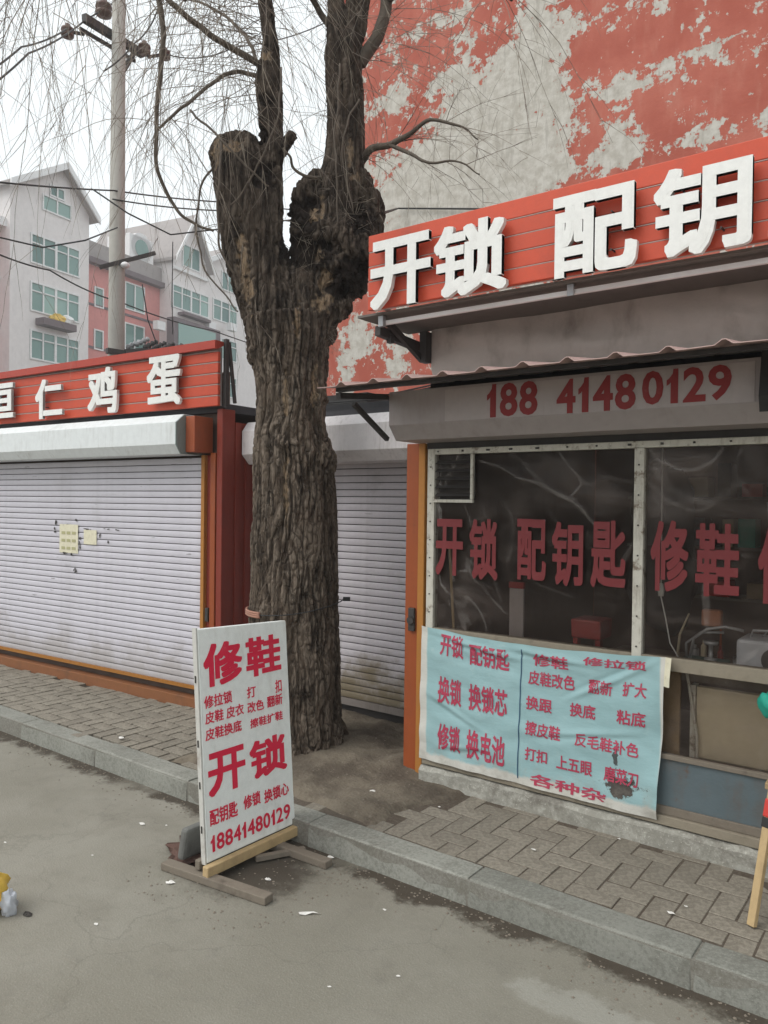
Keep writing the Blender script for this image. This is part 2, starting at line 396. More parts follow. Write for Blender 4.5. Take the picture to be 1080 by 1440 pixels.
def m_film():
    m = MT('plastic_film'); t = m.t
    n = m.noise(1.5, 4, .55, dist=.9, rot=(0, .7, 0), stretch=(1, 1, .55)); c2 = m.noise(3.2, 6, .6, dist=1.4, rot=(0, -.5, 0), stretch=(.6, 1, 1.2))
    crease = ((n - .5).m('ABSOLUTE').step(0, .016) * -1 + 1) * m.noise(1.1, 2, .5, off=(2, 2, 2)).step(.45, .62)
    ca = m.attr('crease'); painted_reflection = m.attr('painted_reflection')
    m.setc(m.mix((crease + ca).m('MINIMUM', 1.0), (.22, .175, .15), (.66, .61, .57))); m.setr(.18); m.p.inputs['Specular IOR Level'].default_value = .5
    m.bump(n * 1.6 + c2 * .7 + crease * .35, .45, .05)
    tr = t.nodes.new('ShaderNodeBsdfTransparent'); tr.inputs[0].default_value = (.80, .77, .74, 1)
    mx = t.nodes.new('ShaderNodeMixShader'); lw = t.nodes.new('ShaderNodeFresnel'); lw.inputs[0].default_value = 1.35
    f = S(t, lw.outputs[0]) * .8 + crease * .22 + c2.step(.42, .75) * .17 + .05 + ca * .25 + painted_reflection * (c2 * .5 + .5) * .42  # broad noise patches and the soft spots are painted grey reflections
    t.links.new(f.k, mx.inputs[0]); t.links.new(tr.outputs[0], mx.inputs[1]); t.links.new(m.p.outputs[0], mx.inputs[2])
    t.links.new(mx.outputs[0], m.out.inputs['Surface']); return m.m
def m_glass_far():
    m = MT('window_glass'); m.setc(m.mix(m.rand(), (.04, .13, .12), (.26, .42, .38))); m.setr(.12); return m.m
def m_banner():
    m = MT('blue_banner_cloth'); a = m.noise(4, 5, .6); b = m.noise(14, 6, .7)
    base = m.mix(a, (.25, .415, .435), (.33, .495, .51))
    base = m.mix(b.step(.55, .8) * .35, base, (.45, .55, .53))
    ed = m.mix(b, (.5, .49, .44), (.66, .65, .6))
    # printed pale margin along the edges and faded left strip
    mg = (m.x + .632).step(.0, .012) * ((m.x - .648).step(-.012, .0) * -1 + 1) * ((m.z - (b - .5) * .06 - .028).step(0, .02))
    c = m.mix(mg, ed, base)
    # rubbed-off dirt at the lower right corner
    dx = (m.x - .46) / .13; dz = (m.z - .1) / .09
    g = (((dx * dx + dz * dz) * -1).m('EXPONENT') + (b - .5) * 2.2).step(.62, .78)
    c = m.mix(g, c, (.05, .04, .035))
    dx = (m.x - .44) / .02; dz = (m.z - .23) / .1
    g = (((dx * dx + dz * dz) * -1).m('EXPONENT') + (b - .5) * 2.0).step(.72, .8)
    c = m.mix(g, c, (.07, .08, .08))
    c = m.mix(((m.z).step(0.0, .16) * -1 + 1) * b.step(.4, .7) * .55, c, (.33, .31, .26))
    m.setc(c); m.setr(.75); m.bump(m.noise(9, 5, .6, stretch=(1, 1, 2.5), rot=(0, .4, 0)), .25, .012); return m.m
def m_text(name, c, wear=.25, pale=(.7, .5, .48), sc=14):
    m = MT(name); b = m.noise(sc, 6, .75); m.setc(m.mix(b.step(.55, .8) * wear, m.mix(m.noise(3, 3), c, tuple(x * .8 for x in c)), pale)); m.setr(.6); return m.m
M = dict(
    road=m_road(), soil=m_soil(), bark=m_bark(), twig=m_twig(), twig2=m_twig2(), peel=m_peel(), film=m_film(), banner=m_banner(), farglass=m_glass_far(),
    kerb=m_stone('kerb_granite', (.195, .195, .168), (.30, .30, .265), 70, .3, .35),
    kerb_joint=m_stone('kerb_mortar', (.19, .18, .15), (.28, .27, .24)),
    brick=m_stone('paver_brick', (.19, .168, .135), (.30, .27, .22), 45, .35, .5),
    bed=m_stone('paver_bed', (.04, .033, .026), (.085, .07, .055), 60),
    bed2=m_stone('paver_sand', (.09, .07, .052), (.15, .125, .1), 60),
    concrete=m_stone('rough_concrete', (.30, .29, .25), (.46, .45, .40), 30, .6, .6),
    concrete2=weathered('pole_concrete', (.40, .385, .35), (.22, .2, .18), .5, .85, .2, 5, 2),
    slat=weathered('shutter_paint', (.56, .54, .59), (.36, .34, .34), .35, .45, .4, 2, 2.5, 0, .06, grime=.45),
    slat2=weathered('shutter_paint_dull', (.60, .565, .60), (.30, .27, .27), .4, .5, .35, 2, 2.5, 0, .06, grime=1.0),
    housing=weathered('housing_metal', (.70, .73, .73), (.28, .26, .23), .55, .45, .4, 5, 3, 0, .08),
    housing_w=weathered('housing_white', (.80, .76, .76), (.30, .26, .23), .7, .5, .35, 5, 4, 0, .08),
    housing_r=weathered('housing_dull', (.36, .32, .31), (.2, .16, .14), .6, .5, .35, 4, 2.5, 0, .08),
    endcap=weathered('galvanised_cap', (.25, .31, .30), (.14, .09, .06), .8, .5, .4, 3, 5, .3, .1),
    plank=weathered('red_sign_plank', (.60, .085, .04), (.30, .07, .045), .55, .5, .35, .7, 4, 0, .1, .25),
    plank_b=weathered('sign_back', (.55, .50, .47), (.2, .17, .15), .6, .7, .2, 3, 3),
    trimred=weathered('dark_red_metal', (.22, .036, .022), (.08, .025, .018), .6, .5, .35, 5, 3, 0, .1),
    orange=weathered('orange_post', (.29, .066, .016), (.17, .04, .02), .7, .5, .4, 5, 3, 0, .15, 0, ((.16, .05, .02), .5)),
    rustred=weathered('rust_red_metal', (.34, .085, .035), (.16, .06, .035), .7, .55, .35, 4, 5, 0, .2),
    ochre=weathered('ochre_strip', (.40, .17, .035), (.30, .12, .05), .6, .55, .35, 5, 4, 0, .15),
    white=weathered('white_letters', (.80, .80, .77), (.5, .48, .44), .35, .45, .35, 3, 5, 0, .04),
    paint=weathered('cream_frame_paint', (.56, .54, .47), (.16, .12, .08), .75, .6, .35, 3, 9, 0, .2, 0, ((.12, .07, .04), .8)),
    wood=weathered('old_wood', (.33, .235, .13), (.12, .085, .055), .7, .8, .2, 1, 9, 0, .4),
    sill=weathered('sill_wood', (.27, .235, .18), (.12, .095, .07), .8, .8, .2, 1, 9, 0, .4),
    wood_g=weathered('grey_wood', (.20, .17, .135), (.07, .055, .045), .7, .85, .2, 1, 9, 0, .4),
    wood_y=weathered('pale_wood', (.47, .34, .18), (.2, .13, .07), .5, .7, .3, 1, 9, 0, .3),
    board=weathered('board_white', (.80, .82, .79), (.38, .34, .28), .5, .5, .35, 2, 5, 0, .12),
    dark=weathered('dark_steel', (.055, .05, .048), (.02, .017, .015), .5, .6, .4, 3, 5, .2),
    steel=weathered('grey_steel', (.36, .37, .38), (.14, .11, .09), .6, .45, .5, 3, 6, .5),
    tarp=weathered('brown_grey_tarp', (.52, .47, .43), (.12, .085, .06), .85, .55, .4, 1.5, 2.2, 0, .4),
    tin=weathered('awning_tin', (.50, .35, .32), (.17, .12, .105), .6, .5, .4, 2, 4, .1),
    soffit=weathered('soffit_board', (.17, .155, .14), (.06, .05, .045), .6, .8, .2, 2, 3),
    blue=weathered('blue_grey_sheet', (.115, .15, .165), (.15, .085, .045), .75, .5, .4, 2, 3, .2, .2, 0, ((.14, .07, .035), .7)),
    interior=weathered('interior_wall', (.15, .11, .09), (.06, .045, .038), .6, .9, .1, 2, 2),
    beige=weathered('beige_board', (.60, .52, .37), (.35, .28, .19), .5, .7, .25, 2, 2),
    joint=weathered('joint_pale', (.46, .37, .34), (.25, .14, .12), .7, .7),
    redpl2=weathered('dull_red_plastic', (.26, .025, .022), (.12, .03, .025), .4, .5),
    redpl=weathered('red_plastic', (.55, .05, .04), (.25, .05, .04), .3, .4), green=weathered('green_plastic', (.02, .33, .24), (.02, .16, .12), .3, .4),
    greyw=weathered('pale_appliance', (.50, .52, .56), (.3, .3, .3), .4, .5), black=weathered('black_rubber', (.025, .025, .025), (.06, .05, .045), .4, .6),
    yellow=weathered('yellow_plastic', (.75, .50, .09), (.5, .3, .06), .4, .4), paper=weathered('paper_scrap', (.72, .70, .66), (.4, .35, .3), .5, .8),
    notice=weathered('paper_notice', (.72, .68, .52), (.35, .3, .2), .8, .8, .2, 3, 30),
    roofblk=weathered('roof_felt', (.06, .06, .065), (.03, .03, .03), .5, .9),
    fgrey=weathered('far_grey_render', (.77, .735, .725), (.52, .49, .48), .5, .9, .1, 3, .5, 0, .05),
    fred=weathered('far_red_render', (.64, .26, .24), (.42, .19, .18), .5, .9, .1, 3, .5, 0, .05),
    ftrim=weathered('far_white_trim', (.8, .8, .8), (.45, .44, .43), .4, .8, .2, 2, 1),
    froof=weathered('far_roof', (.36, .33, .32), (.12, .11, .11), .5, .9, .1, 2, 1),
    fdark=weathered('far_dark_trim', (.16, .125, .135), (.1, .08, .08), .5, .9, .1, 2, 1),
    txt_red=m_text('red_print', (.58, .02, .045)), txt_board=m_text('board_print', (.72, .012, .055), .18),
    txt_digit=m_text('digit_vinyl', (.27, .018, .018), .2, (.45, .3, .28), 9),
    txt_win=m_text('window_vinyl', (.19, .018, .021), .25, (.28, .12, .11), 9),
    txt_ban=m_text('banner_print', (.46, .045, .095), .45, (.45, .5, .52), 22), txt_blue=m_text('banner_line', (.03, .09, .16), .3, (.3, .4, .42)),
    ceramic=weathered('brown_insulator', (.12, .065, .05), (.05, .03, .03), .4, .35),
    gum=weathered('pavement_scrap_dark', (.05, .045, .04), (.1, .09, .08), .5, .9),
)

# ================================================================ SETTING
def sheet(name, x0, y0, x1, y1, z, mt, n=1):
    mb = MB()
    mb.add([(x0, y0, z), (x1, y0, z), (x1, y1, z), (x0, y1, z)], [(0, 1, 2, 3)])
    return mb
g = sheet('ground', -140, -140, 140, 140, -.02, M['soil']).build('ground', M['soil']); tag(g, kind='structure')
# road: its own origin at the kerb foot so the gutter silt follows it
me = bpy.data.meshes.new('road')
xs = [-60, -20, -9, -6, -4.5, -3, -1.5, 0, 3, 20]; ys = [-9, -2, -.8, -.4, -.2, 0]
me.from_pydata([(x, y, 0) for y in ys for x in xs], [], [(j * 10 + i, j * 10 + i + 1, (j + 1) * 10 + i + 1, (j + 1) * 10 + i) for j in range(5) for i in range(9)])
me.materials.append(M['road']); road = bpy.data.objects.new('road', me); road.location = (0, 2.73, 0); COL.objects.link(road); tag(road, kind='structure')

KT = .11     # kerb top
kerb = thing('kerb', (0, 2.79, 0), None, None, kind='structure')
MB().box(-9.8, 2.7245, -.01, 3.0, 2.86, KT - .006).build('mortar', M['kerb_joint'], kerb)
k0 = None
for i in range(14):
    x1 = 2.9 - .885 * (i) - .0; xj = -2.48 + .887 * (5 - i)
    mb = MB(); L = .879
    prof = [(2.722, -.01), (2.726, KT - .014), (2.738, KT), (2.866, KT + .001), (2.87, KT - .01), (2.87, -.01)]
    if k0 is None:
        n = 14; vs = []; fs = []
        for a in range(n + 1):
            x = L * a / n
            for (y, z) in prof:
                q = .0022 * noise.noise(Vector((x * 6, y * 40, z * 20)))
                vs.append((x, y + q, z + q))
        for a in range(n):
            for b in range(6): fs.append((a * 6 + b, (a + 1) * 6 + b, (a + 1) * 6 + (b + 1) % 6, a * 6 + (b + 1) % 6))
        fs += [tuple(range(6)), tuple(n * 6 + b for b in range(5, -1, -1))]
        mb.add(vs, fs); k0 = mb.build('kerb_stone', M['kerb'], kerb, bevel=.005)
        base = 0; k0.location = Vector((xj, 0, 0)); kk = k0
    else: kk = dup(k0, kerb, (xj, 0, 0))
    kk.location.y += U(-.003, .003); kk.location.z += U(-.004, .003); kk.rotation_euler = (0, 0, U(-.003, .003))

PAVE_BED = .094
pave = thing('pavement', (-3, 3.2, 0), None, None, kind='structure')
MB().box(-9.8, 2.868, -.01, -3.0, 5.2, .088).build('bed', M['bed'], pave); MB().box(-2.999, 2.868, -.01, 3.0, 5.2, .1012).build('bed', M['bed2'], pave)
# soil pocket round the tree, a mounded sheet with an uneven rim
def soil_h(x, y):
    t = Vector((x, y, 0)); h = .125 + .03 * noise.noise(t * 3) + .018 * noise.noise(t * 9) + .006 * noise.noise(t * 30)
    h += .05 * math.exp(-((x + 3.25) ** 2 + (y - 3.6) ** 2) / .16) + .07 * math.exp(-((x + 2.55) ** 2 + (y - 3.75) ** 2) / .03)
    edge = min((x + 3.78), (-2.18 - x) + .25 * (y - 2.9), (y - 2.88) * 1.2) + .08 * noise.noise(t * 4)
    return h - max(0, .10 - edge) * .55
nx, ny = 110, 90; vs = []; fs = []
for j in range(ny + 1):
    for i in range(nx + 1):
        x = -4.0 + 2.1 * i / nx; y = 2.872 + 1.5 * j / ny; vs.append((x, y, max(soil_h(x, y), .05)))
for j in range(ny):
    for i in range(nx):
        a = j * (nx + 1) + i; fs.append((a, a + 1, a + nx + 2, a + nx + 1))
mb = MB(); mb.add(vs, fs); so_ = mb.build('soil', M['soil'], pave, smooth=True)
# herringbone pavers, each its own object
bl, bw = .200, .100
bm_ = MB().box(-bl / 2 + .003, -bw / 2 + .003, -.05, bl / 2 - .003, bw / 2 - .003, 0)
org = pave.location
b0 = MB(); b0.v = [(p[0] + org.x, p[1] + org.y, p[2] + org.z) for p in bm_.v]; b0.f = bm_.f
b0 = b0.build('brick', M['brick'], pave, bevel=.003); first = True; nb = 0
def place_brick(x, y, r):
    global first, nb
    if not (2.86 < y < 3.80) or not (-7.6 < x < .35): return
    if -2.45 < x and y > 3.57: return
    if x < -4.5 and y > 3.60 + (x + 4.3) * .059 + .17: return
    hx = soil_h(x, y)
    if -3.95 < x < -2.0 and hx > .098: return
    z = .104 + .0035 * noise.noise(Vector((x, y, 3))) + U(-.0015, .002)
    if x < -3: z -= 0
    loc = Vector((x, y, z)) - org; rot = (U(-.012, .012), U(-.012, .012), r + U(-.02, .02))
    if first:
        b0.location = loc; b0.rotation_euler = rot; first = False
    else:
        k_ = dup(b0, pave, loc, rot)
        if x < -3: k_.scale = (.965 + U(-.01, .01), .93 + U(-.015, .015), 1)
    nb += 1
s_ = bw
for i in range(-90, 20):
    for j in range(-1, 14):
        k = (i - j) % 4
        x = i * s_; y = 2.935 + j * s_
        if k == 0: place_brick(x + s_ / 2 + 0, y, 0)             # horizontal brick occupying cells i, i+1
        if (i - j) % 4 == 3: place_brick(x, y + s_ / 2, math.pi / 2)   # vertical brick occupying rows j, j+1
# ================================================================ STUFF ON THE GROUND
mb = MB()
for i in range(1500):
    t = rnd(); x = U(-6.5, -.2)
    if i < 950: y = 2.715 - abs(random.gauss(0, .075)) * (1.3 + noise.noise(Vector((x * 1.5, 0, 0)))); z = .001
    elif i < 1250: x = U(-3.6, -2.3); y = U(2.9, 3.9); z = soil_h(x, y)
    else: x = U(-2.9, -2.1); y = U(1.95, 2.68); z = .001
    r = U(.002, .008) ; a = U(0, 6.28)
    if z > .01 and ((x + 3.25) ** 2 + (y - 3.6) ** 2) < .1: continue
    dx, dy = math.cos(a) * r, math.sin(a) * r
    h = r * U(.3, .8)
    mb.add([(x - dx, y - dy, z), (x + dy, y - dx, z), (x + dx, y + dy * .6, z), (x - dy * .7, y + dx, z), (x + dx * .1, y, z + h)], [(0, 1, 4), (1, 2, 4), (2, 3, 4), (3, 0, 4)])
grit = mb.build('grit', M['wood_g']); tag(grit, 'loose brown grit and leaf crumbs along the gutter', 'grit', kind='stuff')
def scrap(name, u, v, z, s, mt, label, cat, group, seed):
    p = on(u, v, z=z); mb = MB(); n = 9; random.seed(seed)
    vs = [(p.x, p.y, p.z + s * .22)]
    for k in range(n):
        a = 2 * math.pi * k / n; r = s * U(.55, 1.1)
        vs.append((p.x + r * math.cos(a) * 1.25, p.y + r * math.sin(a) * .8, p.z + .001 + U(0, s * .25)))
    for k in range(n):
        a = 2 * math.pi * k / n; r = s * .5
        vs.append((p.x + r * math.cos(a), p.y + r * math.sin(a) * .7, p.z + s * U(.12, .4)))
    fs = [(1 + k, 1 + (k + 1) % n, 1 + n + (k + 1) % n, 1 + n + k) for k in range(n)] + [(0, 1 + n + k, 1 + n + (k + 1) % n) for k in range(n)]
    mb.add(vs, fs); o = mb.build(name, mt, smooth=False); return tag(o, label, cat, group)
for i, (u, v, s) in enumerate([(200, 1159, .018), (240, 1242, .022), (135, 1300, .010), (333, 1201, .008), (168, 1090, .012), (425, 1172, .014), (465, 1206, .018),
                               (376, 1237, .018), (541, 1280, .010), (572, 1224, .014), (833, 1315, .014), (898, 1347, .012), (975, 1360, .014), (130, 1203, .007), (234, 1161, .008), (7, 1185, .007), (560, 1373, .009), (463, 1388, .007)]):
    scrap('paper_scrap', u, v, 0, s, M['paper'], 'small crumpled white scrap lying on the grey road', 'litter', 'white scraps on the road', i)
for i, (u, v, s, z) in enumerate([(524, 1113, .018, .115), (171, 1038, .022, .115), (943, 1284, .012, .11), (490, 1137, .008, .11), (750, 1195, .010, .11), (965, 1275, .007, .11), (870, 1180, .008, .11), (618, 1135, .008, .11)]):
    scrap('paper_scrap', u, v, z, s, M['paper'], 'small white scrap lying on the pavement above the kerb', 'litter', 'white scraps on the pavement', i + 50)
scrap('fallen_leaf', 1053, 1400, 0, .022, M['wood_y'], 'yellow dead leaf on the gutter silt at the right edge', 'leaf', None, 80)
scrap('fallen_leaf', 38, 1287, 0, .024, M['gum'], 'flat dark oval leaf on the road in the lower left corner', 'leaf', None, 81)
mb = MB(); p = on(432, 1285, z=0.002)
ps = [(-.06, -.02), (-.02, .004), (.03, .03), (.07, .055), (.075, .05), (.035, .015), (0, -.02), (-.03, -.045)]
mb.add([(p.x + a * .6, p.y + b * .6, .002 + .004 * ((i * 7) % 3)) for i, (a, b) in enumerate(ps)] + [(p.x, p.y, .010)], [(i, (i + 1) % 8, 8) for i in range(8)])
tag(mb.build('plastic_wrapper', M['paper']), 'torn translucent white plastic wrapper lying on the road below the board', 'wrapper')
for o_ in list(bpy.data.objects):
    if o_.name.startswith('paper_scrap'):
        u_, v_ = proj(o_.location)
        for (a_, b_, l_) in ((200, 1159, 'white scrap on the road left of the stone slab and the standing board'), (240, 1242, 'white scrap touching the left end of the front wooden foot'), (425, 1172, 'white scrap close to the kerb right of the standing board'),
                             (465, 1206, 'white scrap by the tip of the rear wooden foot'), (376, 1237, 'white scrap on the damp ground between the two wooden feet'), (833, 1315, 'white scrap in the gutter below the blue banner'), (975, 1360, 'rightmost white scrap lying in the gutter'),
                             (130, 1203, 'tiny white speck of paper on the open road at left'), (524, 1113, 'pale scrap on the trodden soil between the tree and the pavers'), (171, 1038, 'pale scrap on the left pavement bricks just behind the kerb'), (943, 1284, 'largest white scrap on the pavers near the stool leg')):
            if abs(u_ - a_) < 6 and abs(v_ - b_) < 9: o_['label'] = l_; o_['group'] = ''; del o_['group']
random.seed(11)

# ================================================================ TREE
TD = 4.85      # distance of the trunk from the camera along the view
def T(u, v, dd=0.0): return on(u, v, d=TD + dd)
PX = TD / F_PX
tree = thing('willow_tree', (T(415, 1070).x, T(415, 1070).y, .12), 'old dark pollarded willow with furrowed bark standing between the shops at the kerb', 'tree')
def limb(mb, pts, n=20):     # pts (u, v, r_px, depth offset)
    P_ = [T(a, b, d) for a, b, r, d in pts]; Rr = [r * PX for a, b, r, d in pts]
    # Catmull-Rom resample
    out, ro = [], []
    for i in range(len(P_) - 1):
        p0, p1, p2, p3 = P_[max(i - 1, 0)], P_[i], P_[i + 1], P_[min(i + 2, len(P_) - 1)]
        for k in range(4):
            t = k / 4
            out.append(.5 * ((2 * p1) + (p2 - p0) * t + (2 * p0 - 5 * p1 + 4 * p2 - p3) * t * t + (3 * p1 - p0 - 3 * p2 + p3) * t ** 3))
            ro.append(Rr[i] * (1 - t) + Rr[i + 1] * t)
    out.append(P_[-1]); ro.append(Rr[-1])
    return mb.tube(out, ro, n)
mb = MB()
limb(mb, [(416, 1110, 84, 0), (416, 1070, 70, 0), (417, 1030, 64, 0), (416, 950, 62, 0), (414, 850, 61, 0), (414, 760, 59, 0), (414, 690, 57, 0), (412, 640, 54, 0), (410, 590, 48, 0), (410, 540, 50, 0), (407, 490, 57, 0), (404, 450, 60, 0)], 28)
limb(mb, [(398, 470, 48, 0), (376, 410, 44, 0), (356, 350, 42, 0), (350, 300, 42, 0), (345, 255, 44, 0), (336, 225, 38, .02), (330, 203, 33, .03)], 24)
limb(mb, [(370, 340, 24, -.03), (380, 270, 17, -.03), (383, 220, 15, 0), (380, 160, 17, 0), (377, 110, 16, 0), (381, 70, 12, 0), (377, 30, 10, 0), (372, -10, 9, 0), (366, -80, 8, 0), (356, -220, 6, .1)], 14)
limb(mb, [(384, 225, 12, 0), (398, 205, 10, -.03), (414, 188, 7, -.05)], 8)
limb(mb, [(425, 470, 46, 0), (445, 410, 40, 0), (458, 350, 36, 0), (468, 300, 34, 0), (482, 240, 29, 0), (486, 180, 27, 0), (485, 120, 25, 0), (483, 70, 25, 0), (488, 30, 25, 0)], 20)
limb(mb, [(438, 450, 30, 0), (434, 400, 24, 0), (428, 345, 19, 0), (427, 300, 18, 0), (427, 264, 14, 0)], 14)
limb(mb, [(477, 60, 14, 0), (473, 20, 12, 0), (470, -30, 11, 0), (462, -120, 9, 0), (450, -260, 6, 0)], 12)
limb(mb, [(496, 50, 17, 0), (502, 10, 16, 0), (507, -40, 15, 0), (515, -140, 12, 0), (520, -300, 8, 0)], 12)
for i, (u, v, r, d) in enumerate([(430, 300, 15, .05), (432, 350, 18, .04), (428, 262, 11, 0), (446, 252, 12, 0), (432, 390, 30, 0), (450, 330, 34, -.06), (505, 262, 20, 0), (518, 288, 22, .02), (514, 320, 26, -.04), (500, 355, 32, -.06), (488, 395, 30, -.02), (470, 430, 28, -.02), (480, 330, 32, -.08), (470, 380, 32, -.1), (527, 305, 14, 0), (462, 470, 15, 0), (318, 222, 24, 0), (345, 215, 22, -.05), (362, 235, 20, -.05), (405, 620, 40, -.08), (440, 645, 32, -.06), (370, 500, 24, -.05), (440, 560, 22, -.06)]):
    c = T(u, v, d); mb.blob(c, r * PX, i, .35, 14, 9, 1.6)
for k in range(7):      # root flare
    a = k / 9 * 6.28 + .3; c = T(416, 1068)
    mb.tube([Vector((c.x + .17 * math.cos(a), c.y + .17 * math.sin(a), .5)), Vector((c.x + .23 * math.cos(a), c.y + .23 * math.sin(a), .26)), Vector((c.x + (.29 + .04 * (k % 3)) * math.cos(a), c.y + (.29 + .04 * (k % 3)) * math.sin(a), .08))], [.06, .07, .045], 8)
trunk = mb.build('trunk', M['bark'], tree, smooth=True)
rm = trunk.modifiers.new('r', 'REMESH'); rm.mode = 'VOXEL'; rm.voxel_size = .0062; rm.use_smooth_shade = True
sm = trunk.modifiers.new('s', 'SMOOTH'); sm.iterations = 6; sm.factor = .6
dg = bpy.context.evaluated_depsgraph_get(); nme = bpy.data.meshes.new_from_object(trunk.evaluated_get(dg))
trunk.modifiers.clear(); trunk.data = nme; nme.name = 'trunk'
nv = len(nme.vertices); co = np.empty(nv * 3); nme.vertices.foreach_get('co', co); co = co.reshape(-1, 3)
no = np.empty(nv * 3); nme.vertices.foreach_get('normal', no); no = no.reshape(-1, 3)
furm = np.zeros(nv, np.float32); ridm = np.zeros(nv, np.float32); rotm = np.zeros(nv, np.float32); woodm = np.zeros(nv, np.float32); disp = np.zeros(nv)
oT = Vector(tree.location)
rots = [(435, 300, 34), (470, 400, 34), (500, 385, 38), (510, 310, 26), (420, 350, 34), (372, 245, 26), (368, 190, 14), (375, 140, 12), (452, 360, 26), (420, 300, 26)]
woods = [(343, 365, 8, 34), (350, 410, 9, 30), (338, 345, 7, 20), (371, 78, 12, 7), (447, 357, 9, 10), (455, 425, 16, 13), (492, 218, 5, 22), (440, 300, 9, 9), (418, 455, 6, 26), (452, 290, 5, 14), (500, 250, 10, 6), (444, 540, 5, 30), (402, 560, 4, 40), (325, 205, 18, 9), (305, 215, 7, 20), (402, 690, 4, 50), (455, 395, 8, 18)]
ext = mathutils_noise = noise
for i in range(nv):
    p = Vector(co[i]); wp = p + oT
    q = p + Vector((noise.noise(p * 5), noise.noise(p * 5 + Vector((7, 3, 1))), 0)) * .016
    q = q + Vector((noise.noise(Vector((p.x * 14, p.y * 14, p.z * 9))), noise.noise(Vector((p.x * 14, p.y * 14, p.z * 9 + 40))), 0)) * .008
    fur = lambda X_, k_: max(0.0, 1 - abs(noise.noise(X_)) * k_)
    c1 = fur(Vector((q.x * 15, q.y * 15, q.z * 1.25 + 3)), 5.0)          # long narrow furrows
    c2 = fur(Vector((q.x * 29, q.y * 29, q.z * 2.8 + 9)), 4.2)
    c3 = fur(Vector((q.x * 24, q.y * 24, q.z * 16 + 31)), 6.5)          # short cross cracks that break the cords into plates
    up_ = 1.0 if wp.z < 3.3 else .6
    u, v = proj(wp)
    h = .008 - up_ * (.019 * c1 + .013 * c2 + .007 * c3) + .014 * noise.noise(p * 3) + .003 * noise.noise(p * 45)
    face = ray(u, v).dot(Vector(no[i])) < 0
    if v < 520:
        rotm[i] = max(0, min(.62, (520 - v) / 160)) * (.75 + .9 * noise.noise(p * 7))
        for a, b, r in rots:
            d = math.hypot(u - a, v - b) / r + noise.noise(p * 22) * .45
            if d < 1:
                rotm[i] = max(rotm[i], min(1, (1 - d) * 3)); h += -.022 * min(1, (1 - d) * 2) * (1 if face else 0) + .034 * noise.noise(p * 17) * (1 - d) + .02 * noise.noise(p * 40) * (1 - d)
    if face:
        for a, b, ra, rb in woods:
            d = math.hypot((u - a) / ra, (v - b) / rb) + noise.noise(p * 34) * .7
            if d < 1: woodm[i] = max(woodm[i], min(1, (1 - d) * 3)); rotm[i] *= .2; h -= .006
    furm[i] = min(1, max(c1, c2)); disp[i] = h; ridm[i] = min(1, max(0, .95 - 1.6 * max(c1, c2 * .9, c3 * .6) + .5 * noise.noise(p * 32)))
co += no * disp[:, None]
nme.vertices.foreach_set('co', co.ravel())
for nm, ar in (('rot', rotm), ('wood', woodm), ('ridge', ridm)):
    at = nme.attributes.new(nm, 'FLOAT', 'POINT'); at.data.foreach_set('value', ar)
nme.materials.clear(); nme.materials.append(M['bark']); nme.update()

